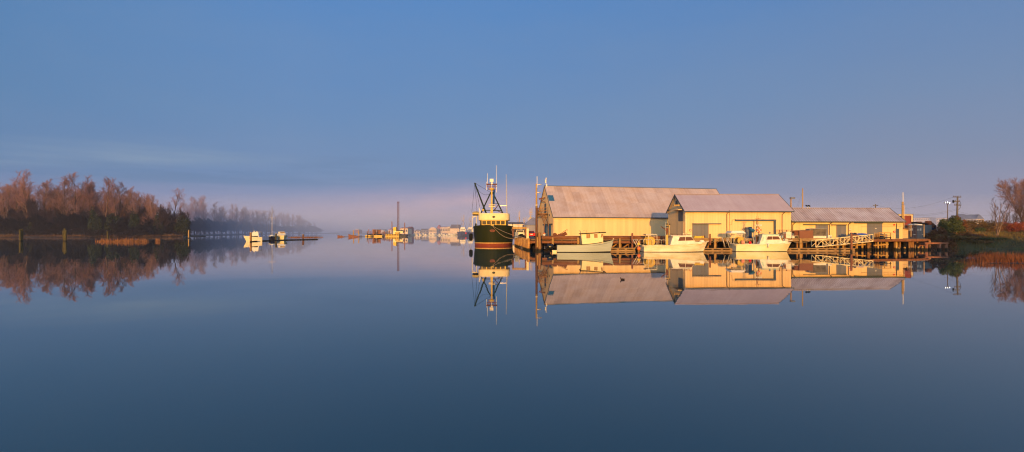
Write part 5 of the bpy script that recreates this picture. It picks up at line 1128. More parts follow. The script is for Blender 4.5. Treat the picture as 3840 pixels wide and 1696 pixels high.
# unseen rise added behind the camera, shaped to throw shade on the right bank
def behind():
    m = MB(); r = random.Random(4); xs = [44 + i * 2.4 for i in range(58)]; top = []
    for x in xs: top.append((x, -18 + r.uniform(-3, 3), 13.2 + 2.4 * math.sin(x * .21) + r.uniform(-1.8, 1.8) - max(0, 57 - x) * 1.8))
    vs = [(x, -3, -.5) for x in xs] + top + [(x, -40, -.5) for x in xs]; n = len(xs)
    m.add(vs, [(k * n + i, k * n + i + 1, (k + 1) * n + i + 1, (k + 1) * n + i) for k in range(2) for i in range(n - 1)]); return struct(m.build('shade_rise', 'soil'))
behind()

# ------------------------------------------------------------------ trees and bushes
def limb(m, p, d, L, r0, r1, n, wob, rg, sides, up=.0):
    pts, rs = [Vector(p)], [r0]; d = Vector(d).normalized()
    for i in range(n):
        d = (d + Vector((rg.gauss(0, wob), rg.gauss(0, wob), rg.gauss(0, wob) + up))).normalized()
        pts.append(pts[-1] + d * L / n); rs.append(r0 + (r1 - r0) * (i + 1) / n)
    m.tube(pts, rs, sides, 0, sides > 3); return pts, d
def twig(m, p, d, L, r):
    q = p + d * L; a = d.orthogonal().normalized() * r; c = d.cross(a)
    m.add([p + a, p - a * .5 + c * .87, p - a * .5 - c * .87, q], [(0, 1, 3), (1, 2, 3), (2, 0, 3)])
def cone_dir(d, ang, rg):
    d = Vector(d).normalized(); a = d.orthogonal().normalized(); a.rotate(Matrix.Rotation(rg.uniform(0, 6.283), 3, d))
    return (d * math.cos(ang) + a * math.sin(ang)).normalized()
def bare_tree(name, H, seed, bark, twigs, spread=.36, first=.28, n1=15, n2=7, n3=6, n4=3, tr=.02, fork=1, dens=1.0, lean=0, twl=1.0):
    rg = random.Random(seed); T = MB(); C = MB()
    stems = []
    for k in range(fork):
        d = Vector((lean + (rg.uniform(-.22, .22) if fork > 1 else 0), rg.uniform(-.12, .12) if fork > 1 else 0, 1))
        pts, _ = limb(T, (0, 0, -.4), d, H * rg.uniform(.84, .9), H * .016 / math.sqrt(fork) + .05, .04, 9, .045, rg, 7, .02); stems.append(pts)
    for pts in stems:
        for i in range(int(n1 / fork) + 1):
            f = first + (1 - first) * ((i + rg.random()) / (n1 / fork + 1)); k = min(int(f * (len(pts) - 1)), len(pts) - 2); p = pts[k].lerp(pts[k + 1], f * (len(pts) - 1) - k)
            ax = (pts[k + 1] - pts[k]).normalized(); L1 = H * spread * (1.12 - .75 * f) * rg.uniform(.75, 1.2)
            d1 = cone_dir(ax, rg.uniform(.42, .85) * (1.15 - .5 * f), rg); q1, e1 = limb(T, p, d1, L1, H * .0058 * (1.25 - f), .03, 5, .09, rg, 5, .11)
            for a in range(n2):
                g = .25 + .75 * (a + rg.random()) / n2; kk = min(int(g * 5), 4); p2 = q1[kk].lerp(q1[kk + 1], g * 5 - kk); L2 = L1 * .5 * rg.uniform(.6, 1.1) * (1.2 - .5 * g)
                d2 = cone_dir(q1[kk + 1] - q1[kk], rg.uniform(.45, .9), rg); q2, e2 = limb(C, p2, d2, L2, .05 * H / 30 + .01, .016, 3, .12, rg, 3, .12)
                for c in range(n3):
                    g2 = .15 + .85 * (c + rg.random()) / n3; k3 = min(int(g2 * 3), 2); p3 = q2[k3].lerp(q2[k3 + 1], g2 * 3 - k3); d3 = cone_dir(q2[k3 + 1] - q2[k3], rg.uniform(.4, .95), rg); d3.z += .28; d3.normalize(); L3 = L2 * .5 * rg.uniform(.6, 1.2) * twl
                    twig(C, p3, d3, L3, tr)
                    for e in range(n4):
                        p4 = p3 + d3 * L3 * rg.uniform(.2, .95); twig(C, p4, cone_dir(d3, rg.uniform(.35, .9), rg), L3 * rg.uniform(.4, .85), tr * .8)
    o = bpy.data.objects.new(name, None); COL.objects.link(o)
    T.build('trunk', bark, o); C.build('crown', twigs, o); o['category'] = 'tree'; return o
def leafy(name, w, d, h, n, ls, seed, mat, cat='bush', stem=None, blobs=9, droop=0):
    """bush: many small leaf faces gathered in uneven clumps about a few stems"""
    rg = random.Random(seed); C = MB(); T = MB(); bl = []
    for k in range(blobs):
        bl.append((Vector((rg.uniform(-.8, .8) * w, rg.uniform(-.8, .8) * d, h * rg.uniform(.12, .82) * (1 - .0))), rg.uniform(.24, .48)))
    for k in range(n):
        c, r = bl[rg.randrange(blobs)]; v = Vector((rg.gauss(0, 1), rg.gauss(0, 1), rg.gauss(0, 1))).normalized() * r * (rg.random() ** .4)
        p = c + Vector((v.x * w * 1.3, v.y * d * 1.3, v.z * h)); edge = (p.x / (w * 1.25)) ** 2 + (p.y / (d * 1.25)) ** 2
        if p.z < .02 or p.z > h * (1.15 - .55 * min(edge, 1.6)): continue
        a = Vector((rg.gauss(0, 1), rg.gauss(0, 1), rg.gauss(0, .7))).normalized(); b = a.orthogonal().normalized(); b.rotate(Matrix.Rotation(rg.uniform(0, 6.28), 3, a)); s = ls * rg.uniform(.5, 1.3)
        C.add([p - a * s, p + b * s * .45, p + a * s, p - b * s * .45], [(0, 1, 2, 3)])
    for k in range(7):
        c, r = bl[k % blobs]; T.tube([(c.x * .3, c.y * .3, -.2), (c.x * .7, c.y * .7, c.z * .6), tuple(c)], [.06, .04, .015], 5)
    o = bpy.data.objects.new(name, None); COL.objects.link(o); C.build('foliage', mat, o); T.build('stem', stem or 'bark', o); o['category'] = cat; return o
# --- prototypes
PT = {}
PT['tall'] = bare_tree('bare_tree', 30, 11, 'bark', 'twigl', .34, .30, 20, 8, 8, 4, .025)
PT['wide'] = bare_tree('bare_tree', 28, 12, 'bark', 'twigl', .42, .22, 20, 8, 8, 4, .025, 2)
PT['slim'] = bare_tree('bare_tree', 30, 13, 'bark', 'twigm', .30, .26, 20, 8, 8, 4, .024)
PT['fork'] = bare_tree('bare_tree', 28, 14, 'bark', 'twigm', .34, .26, 20, 8, 8, 4, .025, 2)
PT['round'] = bare_tree('bare_tree', 22, 15, 'bark', 'twigm', .40, .12, 22, 8, 7, 4, .024, 4)
PT['lone'] = bare_tree('bare_tree', 30, 16, 'bark', 'twigm', .33, .42, 14, 6, 5, 3, .034)
used = set()
HT = {'tall': 30, 'wide': 28, 'slim': 30, 'fork': 28, 'round': 22, 'lone': 30}
def plant(kind, px, Y, ytop, label, group, zb=.5, wsc=1.0):
    h = (PZ(ytop, Y) - zb) / HT[kind] * 1.04; loc = (PX(px, Y), Y, zb); sc = (h * wsc, h * wsc, h); rz = rnd.uniform(0, 360)
    if kind not in used:
        used.add(kind); o = PT[kind]; o.location = loc; o.scale = sc; o.rotation_euler = (0, 0, R(rz)); o['label'] = label; o['group'] = group; return o
    return again(PT[kind], loc, label, rz, sc, group)
G1 = 'bare trees of the left wood skyline'
front = [('fork', 22, 300, 700, 'bare tree at the left edge of the photo, lower than its right neighbour'), ('wide', 62, 310, 690, 'broad bare tree on the left shoulder of the tallest tree'), ('tall', 108, 302, 645, 'tallest broad bare tree of the left wood'),
         ('slim', 160, 306, 672, 'bare tree on the right shoulder of the tallest tree'), ('fork', 200, 312, 702, 'lower bare tree in the dip right of the tallest tree'), ('slim', 238, 300, 664, 'slim rosy tree above the mossy pile trio'), ('wide', 285, 305, 662, 'broad orange tree just right of the mossy pile trio'),
         ('tall', 335, 308, 690, 'orange tree in the middle of the left wood'), ('tall', 392, 298, 673, 'left tree of the bright pair above the reed patch'), ('fork', 435, 300, 676, 'right tree of the bright pair above the reed patch'), ('slim', 478, 303, 702, 'lone slim tree right of the bright pair'),
         ('round', 525, 306, 720, 'rounded spreading bare tree right of the slim tree'), ('round', 568, 308, 726, 'second rounded bare tree, at the foot of the pink cloud'), ('round', 606, 305, 762, 'small rounded bare tree left of the tall lone tree'), ('lone', 652, 311, 704, 'tall lone tree with an open crown at the end of the near wood')]
for k, px, Y, yt, lab in front: plant(k, px, Y, yt, lab, G1, .5, 1.15 if k in ('tall', 'wide', 'slim') else 1.0)
rb = random.Random(21)
for i in range(22):
    px = -24 + i * 28.5 + rb.uniform(-10, 10); top = 706 + rb.uniform(-16, 22) + max(0, px - 380) * .22
    plant(rb.choice(['wide', 'fork', 'round', 'tall']), px, rb.uniform(314, 340), top, 'bare tree filling the second rank of the near left wood', 'bare trees in the second rank of the left wood', .5, 1.35)
G2 = 'misty bare trees beyond the near wood'
mist = [('wide', 712, 470, 752), ('fork', 737, 460, 740), ('tall', 765, 455, 738), ('slim', 800, 475, 758), ('round', 828, 480, 772), ('tall', 862, 520, 768), ('slim', 885, 515, 778), ('fork', 910, 530, 782), ('tall', 930, 540, 778), ('slim', 950, 560, 796), ('slim', 966, 560, 790), ('slim', 985, 575, 800),
        ('lone', 1000, 555, 788), ('lone', 1014, 560, 786), ('round', 1044, 690, 803), ('slim', 1062, 700, 800), ('fork', 1080, 690, 803), ('tall', 1098, 700, 806), ('fork', 1118, 700, 808), ('round', 1142, 740, 826), ('round', 1165, 770, 836), ('round', 1186, 800, 850)]
for i, (k, px, Y, yt) in enumerate(mist): plant(k, px, Y, yt, words[i] + ' misty bare tree from the left, beyond the near wood', G2, .5, 1.05)
for i in range(30):
    px = 700 + i * 16.5 + rb.uniform(-9, 9); Y = 500 + (px - 700) * .55 + rb.uniform(0, 45); top = 768 + (px - 700) * .118 + rb.uniform(-14, 22)
    plant(rb.choice(['wide', 'fork', 'round', 'round', 'slim']), px, Y, min(top, 858), 'bare tree in the back rank of the misty far wood', 'bare trees in the back rank of the misty wood', .5, rb.uniform(1.1, 1.5))
# undergrowth of the left wood
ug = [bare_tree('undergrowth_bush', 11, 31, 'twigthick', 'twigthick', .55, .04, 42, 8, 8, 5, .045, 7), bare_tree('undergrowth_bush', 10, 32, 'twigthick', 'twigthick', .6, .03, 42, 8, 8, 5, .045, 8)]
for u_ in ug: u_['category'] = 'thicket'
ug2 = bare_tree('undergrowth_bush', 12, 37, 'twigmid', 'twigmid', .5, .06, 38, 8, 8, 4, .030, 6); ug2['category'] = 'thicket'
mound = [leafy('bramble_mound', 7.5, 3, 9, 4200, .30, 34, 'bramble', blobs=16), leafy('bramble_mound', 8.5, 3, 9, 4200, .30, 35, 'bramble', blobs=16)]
ivy = leafy('ivy_clad_bush', 3.2, 3, 12, 3600, .38, 33, 'ivy', blobs=9); first = {5: True, 0: True, 1: True, 2: True, 3: True, 4: True}
def put(k, proto, loc, lab, grp, sc, rz=None):
    rz = rnd.uniform(-25, 25) if rz is None else rz
    if first.get(k): first[k] = False; o = proto; o.location = loc; o['label'] = lab; o['group'] = grp; o.scale = sc; o.rotation_euler = (0, 0, R(rz)); return o
    return again(proto, loc, lab, rz, sc, grp)
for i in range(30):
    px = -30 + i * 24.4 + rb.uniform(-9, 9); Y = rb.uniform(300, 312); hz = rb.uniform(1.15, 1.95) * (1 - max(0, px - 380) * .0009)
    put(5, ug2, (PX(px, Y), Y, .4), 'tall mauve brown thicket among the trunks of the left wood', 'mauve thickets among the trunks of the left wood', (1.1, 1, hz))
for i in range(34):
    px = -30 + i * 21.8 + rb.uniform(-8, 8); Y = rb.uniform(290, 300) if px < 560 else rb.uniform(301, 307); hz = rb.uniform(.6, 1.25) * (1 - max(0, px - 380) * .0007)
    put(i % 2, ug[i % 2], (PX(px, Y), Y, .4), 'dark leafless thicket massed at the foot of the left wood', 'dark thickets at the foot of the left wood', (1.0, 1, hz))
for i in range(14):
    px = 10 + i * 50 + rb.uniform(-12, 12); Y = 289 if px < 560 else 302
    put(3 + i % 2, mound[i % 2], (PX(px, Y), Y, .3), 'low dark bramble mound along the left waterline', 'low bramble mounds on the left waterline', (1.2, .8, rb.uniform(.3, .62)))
for px, yt, ws in ((345, 785, .75), (360, 812, 1.0), (418, 808, 1.5), (500, 800, 1.0), (592, 806, 1.0), (680, 815, 1.5), (130, 830, 1.6)):
    Y = 291 if px < 560 else 300; h = (PZ(yt, Y) - .4) / 12
    lab = {345: 'ivy column leaning up into the middle of the left wood', 360: 'green ivy mass right under the leaning ivy column', 418: 'round dark green bush beneath the bright tree pair', 500: 'small dark evergreen right of the reed patch', 592: 'dark green bush under the rounded bare trees', 680: 'large rounded evergreen bush at the right end of the near wood', 130: 'dark green bush low under the tallest tree'}[px]
    put(2, ivy, (PX(px, Y), Y, .3), lab, 'ivy and evergreen clumps in the left wood', (ws, ws, h))
for i, (px, Y, yt) in enumerate([(704 + k * 21 + rb.uniform(-6, 6), 385 + k * 17 + rb.uniform(-8, 8), 826 + k * 1.45 + rb.uniform(-9, 7)) for k in range(24)]):
    h = (PZ(yt, Y) - .4) / 10; put(i % 2, ug[i % 2], (PX(px, Y), Y, .3), words[i] + ' misty thicket from the left, at the foot of the far trees', 'misty thickets at the foot of the far trees', (Y / F * 66 / 11, 1.5, h))
for i, (px, yb) in enumerate(((590, 0), (620, 0), (565, 0))): pass
# --- reeds and grasses
import numpy as np
def blades(name, pts, hmin, hmax, wd, mat, label, cat, seed, zf=lambda x, y: 0.0, lean=.18):
    r = np.random.default_rng(seed); n = len(pts); pts = np.array(pts); h = hmin + (hmax - hmin) * r.uniform(0, 1, n) ** 1.5 * (.65 + .35 * np.sin(np.array(pts)[:, 0] * 2.1 + np.sin(np.array(pts)[:, 0] * .7) * 3)); a = r.uniform(0, 6.283, n); lx = r.normal(0, lean, n) * h; ly = r.normal(0, lean, n) * h
    z = np.array([zf(x, y) for x, y in pts]); w_ = wd * r.uniform(.6, 1.4, n); ca, sa = np.cos(a) * w_, np.sin(a) * w_
    v = np.zeros((n, 5, 3)); v[:, 0] = np.stack([pts[:, 0] - ca, pts[:, 1] - sa, z - .05], 1); v[:, 1] = np.stack([pts[:, 0] + ca, pts[:, 1] + sa, z - .05], 1)
    v[:, 2] = np.stack([pts[:, 0] + ca * .8 + lx * .4, pts[:, 1] + sa * .8 + ly * .4, z + h * .6], 1); v[:, 3] = np.stack([pts[:, 0] - ca * .8 + lx * .4, pts[:, 1] - sa * .8 + ly * .4, z + h * .6], 1); v[:, 4] = np.stack([pts[:, 0] + lx, pts[:, 1] + ly, z + h], 1)
    m = MB(); m.v = [tuple(q) for q in v.reshape(-1, 3).tolist()]; m.f = [f for i in range(n) for f in ((5 * i, 5 * i + 1, 5 * i + 2, 5 * i + 3), (5 * i + 3, 5 * i + 2, 5 * i + 4))]; m.k = [0] * len(m.f)
    return stuff(m.build(name, mat), label, cat)
r_ = random.Random(77)
def patch(segs, n, wy):
    out = []
    for _ in range(n):
        a, b, y, k = r_.choice(segs); px = r_.triangular(a, b); Y = y + r_.gauss(0, wy); out.append((PX(px, Y), Y))
    return out
blades('reeds', patch([(355, 430, 152, 1), (380, 520, 150, 1), (420, 530, 149, 1), (440, 510, 151, 1), (425, 500, 150, 1), (505, 560, 152, 1), (580, 602, 156, 1)], 2300, 2.0), .25, 1.6, .03, 'reed', 'orange reed patch glowing in the water before the left wood', 'reeds', 1)
blades('reeds', patch([(-20, 90, 284, 1), (80, 260, 285, 1), (200, 350, 287, 1), (320, 480, 290, 1), (450, 600, 293, 1), (560, 690, 298, 1)], 5200, 2.2), .4, 2.2, .06, 'reedd', 'low russet reeds fringing the left bank', 'reeds', 2, lambda x, y: .3)
blades('reeds', patch([(1080, 1130, 262, 1), (1120, 1180, 262, 1), (1150, 1215, 265, 1)], 700, 2.0), .2, .9, .05, 'reed', 'thin orange reed line behind the log boom', 'reeds', 3)
pts = []
while len(pts) < 15000:
    x, y = r_.uniform(41.5, 80), r_.uniform(46.5, 66)
    if x < .925 * y + r_.uniform(0, 1) ** 2 * 2.2 + .9 * math.sin(y * 1.3): continue
    if y > 57 + (x - 50) * .25 + 1.5 * math.sin(x * .8): continue
    if math.sin(x * 1.7 + y) * math.sin(y * 1.9 - x * .6) > .55: continue
    pts.append((x, y))
blades('reeds', pts, .35, 1.05, .013, 'reedr', 'russet reed bed standing in the shallows at lower right', 'reeds', 4)
pts = []
while len(pts) < 26000:
    x, y = r_.uniform(64, 128), r_.uniform(70, 122)
    if gz(x, y) < -.02 or abs(x / y) > 1.1: continue
    if any((x - p.x) ** 2 + (y - p.y) ** 2 < 4.4 for p in pth): continue
    if y - ysh(x) > 12 and r_.random() < .5: continue
    pts.append((x, y))
blades('grass', pts, .2, .75, .026, 'grass', 'rough brown green grass and sedge covering the right bank', 'grass', 5, gz)
# --- right bank bushes and trees
def gp_(px, Y): x = PX(px, Y); return (x, Y, gz(x, Y) - .1)
def bush(px, Y, ytop, wpx, mat, label, seed, n=5200, ls=.17, grp='bushes on the right bank', dep=.8, blobs=13):
    p = gp_(px, Y); h = (PZ(ytop, Y) - p[2]) * 1.12; w = wpx / 2 * Y / F * 1.15
    o = leafy('bank_bush', w, w * dep, h, n, ls, seed, mat, 'bush', None, blobs); o.location = p; o['label'] = label; o['group'] = grp; return o
bush(3508, 94, 858, 58, 'bushrust', 'rust leaved bush at the left end of the right bank', 41, 5200, .15)
bush(3562, 99, 824, 84, 'bushgreen', 'dark green tall bush below the lit yard lamp', 42, 8500, .17); bush(3592, 101, 820, 44, 'bushrust', 'brown and orange bush at the foot of the utility pole', 43, 5200, .17)
bush(3632, 128, 832, 60, 'bushbrown', 'olive brown bush left of the curving path', 44); bush(3672, 130, 830, 62, 'bushbrown', 'brown hedge below the misty gabled house', 45); bush(3672, 112, 856, 30, 'bushgreen', 'small green bush beside the path bend', 46, 2600)
bush(3720, 125, 836, 70, 'bushbrown', 'brown hedge behind the small bare tree', 47); bush(3772, 128, 838, 60, 'bushred', 'reddish brown thicket right of the small bare tree', 48); bush(3808, 108, 842, 40, 'bushred', 'bright red and orange bush near the right edge', 49, 4600, .14)
bush(3838, 118, 838, 40, 'bushred', 'dark red bush cut by the right edge of the photo', 50, 4200); bush(3540, 92, 888, 90, 'bushbrown', 'low brown bramble beside the old timber frame', 51, 5200, .14); bush(3620, 93, 890, 90, 'bushbrown', 'low olive scrub in the middle of the right bank', 52, 5200, .14); bush(3700, 92, 893, 80, 'bushgreen', 'low dark scrub left of the small tree foot', 53, 4200, .14)
bush(3800, 90, 895, 90, 'bushbrown', 'low brown scrub right of the small tree foot', 54, 5200, .14); bush(3590, 98, 868, 70, 'bushbrown', 'mid slope olive shrub under the dark green bush', 55, 5200, .15)
bush(3655, 101, 884, 110, 'bushbrown', 'broad low shrub below the green lawn', 56, 5200, .14)
for k_, (px, Y, yt, wp, mt, lb_) in enumerate(((3520, 91, 893, 70, 'bushrust', 'rusty bramble just right of the old timber frame'), (3575, 93, 884, 80, 'bushbrown', 'brown bramble halfway along the foot of the left slope'), (3640, 96, 880, 70, 'bushrust', 'russet scrub below the lawn, left of centre'), (3668, 91, 900, 80, 'bushbrown', 'brown scrub at the water edge under the lawn'), (3725, 99, 884, 60, 'bushbrown', 'brown scrub right behind the small bare tree'), (3765, 93, 888, 80, 'bushrust', 'rusty scrub just right of the small bare tree'), (3825, 95, 880, 80, 'bushbrown', 'brown scrub at the right edge above the reeds'), (3600, 105, 842, 70, 'bushbrown', 'rounded brown shrub beside the utility pole'), (3700, 118, 838, 60, 'bushbrown', 'brown shrub above the bend of the path'), (3755, 118, 842, 60, 'bushrust', 'rusty shrub above the path at right'))):
    bush(px, Y, yt, wp, mt, lb_, 70 + k_, 4200, .13)
o = bare_tree('bare_tree', 9, 61, 'barkpale', 'twigdark', .42, .22, 17, 6, 5, 3, .010, 3, 1, .05); o.location = gp_(3738, 94); h = (PZ(748, 94) - o.location.z) / 9 * 1.08; o.scale = (h * .75, h * .75, h); o['label'] = 'small pale stemmed bare tree leaning on the right bank'
o = bare_tree('bare_tree', 20, 62, 'bark', 'twigm', .50, .14, 28, 10, 10, 6, .026, 4, 1, 0, 1.2); o.location = gp_(3842, 172); h = (PZ(676, 172) - o.location.z) / 20 * 1.05; o.scale = (h, h, h); o['label'] = 'large rosy willow with dense twigs at the right edge'
for i, (px, Y, yt) in enumerate(((3770, 148, 782), (3800, 140, 770), (3832, 140, 762))):
    if i == 0: o = t0_ = bare_tree('bare_tree', 12, 63, 'bark', 'twigdark', .35, .15, 18, 6, 6, 3, .014, 4)
    else: o = copy_tree(t0_)
    p = gp_(px, Y); o.location = p; h = (PZ(yt, Y) - p[2]) / 12; o.scale = (h, h, h); o.rotation_euler = (0, 0, i * 2.0); o['group'] = 'dark sapling clumps under the willow'; o['label'] = ['leftmost', 'middle', 'rightmost'][i] + ' of three dark sapling clumps under the willow'
# old timber frame
o = thing('ruined_jetty', 'old red brown timber frame standing in the shallows at the bank end', 'jetty frame', (PX(3512, 81.5), 81.5, 0)); s = 81.5 / F
zt = PZ(912.5, 81.5); L = lambda px: (px - 3512) * s
for px, y, r in ((3473, 0, .22), (3523, 0, .2), (3536, .9, .2), (3548, 0, .2), (3492, 2.4, .14), (3480, 2.6, .16)): B().tube([(L(px), y, -.8), (L(px) + .03, y, zt - .16)], r, 9).build('post', 'pilered', o, True)
B().bar((L(3467), 0, zt), (L(3553), 0, zt), .36, .26).bar((L(3490), 2.4, zt - .4), (L(3520), 2.5, zt - .4), .2, .2).build('cap_beam', 'pilered', o); B().bar((L(3480), 0, zt - .1), (L(3480), 2.8, zt - .1), .25, .2).bar((L(3548), 0, zt - .15), (L(3556), 3.2, zt - .15), .25, .2).build('cross_beam', 'pilered', o)
for px, Y, yt, r, l in ((3369, 80, 930, .2, 'short yellow pile stump'), (3392, 81, 928, .15, 'thin stump right of the yellow one'), (3432, 81.5, 920, .07, 'slim upright rod among the stumps'), (3443, 82, 927, .13, 'small sunlit stump left of the timber frame'), (3459, 82, 926, .15, 'larger sunlit stump next to the timber frame')):
    pile(px, Y, yt, r, 'pileyel', l + ' under the wharf end', 'pile stump', 'pile stumps under the wharf end')
# ------------------------------------------------------------------ fence, containers and far buildings on the right
def cont(px0, px1, Y, y0, y1, dep, mat, label, doors=True):
    x0, x1 = PX(px0, Y), PX(px1, Y); z0, z1 = PZ(y0, Y), PZ(y1, Y); o = thing('shipping_container', label, 'container', (x0, Y, z0)); L = x1 - x0; h = z1 - z0
    B().bx(0, L, 0, dep, 0, h).build('body', mat, o); b = B()
    for x in (0, L): b.bx(x - .05, x + .05, -.05, .05, 0, h + .02)
    b.bx(.05, L - .05, -.05, .04, h - .1, h + .02).build('frame', 'rust' if 'red' in mat or 'maroon' in mat else 'steel', o)
    if doors:
        for f in (.2, .4, .62, .82): B().tube([(L * f, -.07, .15), (L * f, -.07, h - .15)], .025, 5).build('lock_rod', 'steel', o)
        d_ = B().bx(L * .1, L * .34, -.022, -.004, h * .62, h * .76).bx(L * .44, L * .6, -.022, -.004, h * .62, h * .78).bx(L * .66, L * .9, -.022, -.004, h * .3, h * .36); d_.build('door_label', 'tote', o)
    return o
cont(3404, 3436, 92, 897, 845.5, 6, 'maroon', 'maroon container behind the wire fence'); cont(3437.5, 3466, 93, 897, 846, 6, 'contgrey', 'grey container with white door labels behind the wire fence')
cont(3386, 3416, 100, 848, 809, 5, 'contred', 'dark red container stacked high behind the antenna pole', False); cont(3362, 3424, 112, 884, 803, 7, 'contbeige', 'large beige box building behind the dark red container', False)
o = thing('lean_to', 'small lean-to with pale yellow panel at the end of the low shed', 'lean-to', (PX(3383.5, 88), 88, DZ)); B().bx(0, 1.05, 0, 2, 0, PZ(860, 88) - DZ).build('wall', 'b3wall', o); B().hexa([(-.1, -.2, 1.75), (1.15, -.2, 1.5), (1.15, 2.1, 1.5), (-.1, 2.1, 1.75), (-.1, -.2, 1.9), (1.15, -.2, 1.62), (1.15, 2.1, 1.62), (-.1, 2.1, 1.9)]).build('roof', 'pile', o)
o = thing('wire_fence', 'wire fence with ochre posts across the end of the wharf', 'fence', (0, 84.6, DZ)); b = B()
for px in (3383, 3416, 3465): B().tube([(PX(px, 84.6), 0, 0), (PX(px, 84.6), 0, PZ(842, 84.6) - DZ)], .065, 7).build('post', 'pileyel', o)
for z in (.1, .7, 1.3, 1.9, 2.35): b.tube([(PX(3383, 84.6), 0, z), (PX(3465, 84.6), 0, z)], .012, 4)
for k in range(40): x = PX(3384 + k * 2.05, 84.6); b.tube([(x, .01, .05), (x, .01, 2.35)], .006, 3)
b.build('wire_mesh', 'steel', o)
for i, (px, Y, yb, w_, h_, mat, lab) in enumerate(((3458, 100, 846, 1.6, .9, 'black', 'left dark tarped heap above the grey container'), (3478, 102, 846, 1.5, 1.15, 'rust', 'right rusty heap of gear above the grey container'))):
    o = thing('gear_heap', lab, 'heap', P(px, yb, Y), 0, 'heaps above the grey container'); rg = random.Random(i); b = B()
    for k in range(9): b.ball((rg.uniform(-w_, w_) * .7, rg.uniform(0, 1.5), rg.uniform(-.1, h_ * .5)), (w_ * .42, .7, h_ * .5), 8)
    b.build('heap', mat, o); B().bx(-w_, w_, -.4, 2, -2.6, .1).build('base', 'darkblue' if i else 'contgrey', o)
o = thing('tarp_roll', 'pale tarp rolls on the container row beside red container', 'tarp', P(3424, 843, 97)); B().tube([(-.9, 0, 0), (.9, 0, 0)], .16, 8).tube([(-.2, -.4, .05), (1.4, -.4, -.05)], .14, 8).build('roll', 'tote', o)
one('tarp_stand', B().bx(-1.0, 1.6, -.1, .6, -2.5, -.18), 'contgrey', 'plain grey crate under the pale tarp rolls', 'crate', P(3424, 843, 97.2))
bldg('apartment_block', 'long pale apartment block fading in mist beyond the lamp', 3423, 3485, 620, 18, 850, 818, 815.5, 'townwall', 'townroof', 'x', 9, 0, 'misty apartment blocks'); bldg('apartment_block', 'middle apartment block with grey tower bay in mist', 3486, 3512, 625, 18, 850, 816.5, 814, 'towngrey', 'townroof', 'x', 4, 0, 'misty apartment blocks'); bldg('apartment_block', 'right apartment block half hidden by the dark green bush', 3512, 3568, 618, 18, 850, 818.5, 816, 'townwall', 'townroof', 'x', 8, 0, 'misty apartment blocks')
bldg('gabled_house', 'misty blue roofed house between utility pole and bare tree', 3615, 3662, 430, 18, 850, 822, 801, 'towngrey', 'slateroof', 'x', 4, 3); bldg('gabled_house', 'small sunlit gable end right of the misty roofed house', 3660, 3690, 435, 14, 850, 822, 804, 'townwall', 'slateroof', 'y', 3, 1)
# utility pole, yard lamp, wires
Y = 108; p = gp_(3589.5, Y); o = thing('utility_pole', 'grey timber utility pole with three crossarms', 'utility pole', p, -8); h = PZ(737, Y) - p[2]; s = Y / F
B().tube([(-.1, 0, -.3), (0, 0, h * .6), (.08, 0, h)], [.19, .17, .14], 9).build('pole', 'bingrey', o, True); cz = lambda py: PZ(py, Y) - p[2]
for py, a, b_ in ((739, -13, 13), (756, -13, 9), (769.5, -9, 11)):
    c = B(); c.bar((a * s, 0, cz(py)), (b_ * s, 0, cz(py) - .05), .14, .16); 
    for k in range(4): x = (a + (b_ - a) * (k + .2) / 3.6) * s; c.lathe([(.05, 0), (.08, .08), (.04, .22)], (x, 0, cz(py) + .08), 8)
    c.build('crossarm', 'bingrey', o)
B().tube([(.15, 0, cz(790)), (.6, 0, cz(780)), (.75, 0, cz(768)), (.6, 0, cz(757))], .03, 5).lathe([(.16, 0), (.18, .5), (.1, .6)], (-.75, 0, cz(761)), 10).build('riser_cable', 'black', o)
Y2 = 112; p2 = gp_(3553.5, Y2); o = thing('yard_lamp', 'tall yard lamp with three lit floodlights', 'street lamp', p2); h = PZ(766, Y2) - p2[2]; s2 = Y2 / F
B().tube([(0, 0, 0), (0, 0, h)], [.11, .07], 8).ring((0, 0, h + 5 * s2), 5.5 * s2, .05, 10, 0, 'y', 180, 360).build('pole', 'bingrey', o)
M['lamp'] = glow('lit_floodlight', (.92, .97, 1.0), 4)
for dx, dz in ((-8, 6), (0, 7), (7.5, 4.5)):
    f = B().bx(dx * s2 - .12, dx * s2 + .12, .02, .3, h + dz * s2 - .12, h + dz * s2 + .12, 0, .03).build('floodlight', 'black', o); B().lathe([(.01, -.02), (.105, -.01), (.105, .02), (.01, .02)], (dx * s2, -.012, h + dz * s2), 12, 0, 'y').build('lamp_lens', 'lamp', f)
ZT = lambda py, Y: PZ(py, Y)
Y3 = 150; p3 = (PX(3283, Y3), Y3, 1.7); o = thing('utility_pole', 'distant dark utility pole rising above the low shed ridge', 'utility pole', p3); h3 = PZ(766, Y3) - 1.7
B().tube([(0, 0, 0), (0, 0, h3)], [.18, .14], 8).build('pole', 'bingrey', o); B().bar((-.75, 0, h3 - .45), (.75, 0, h3 - .45), .14, .16).ball((-.6, 0, h3 - .3), .1, 6).ball((.6, 0, h3 - .3), .1, 6).build('crossarm', 'bingrey', o)
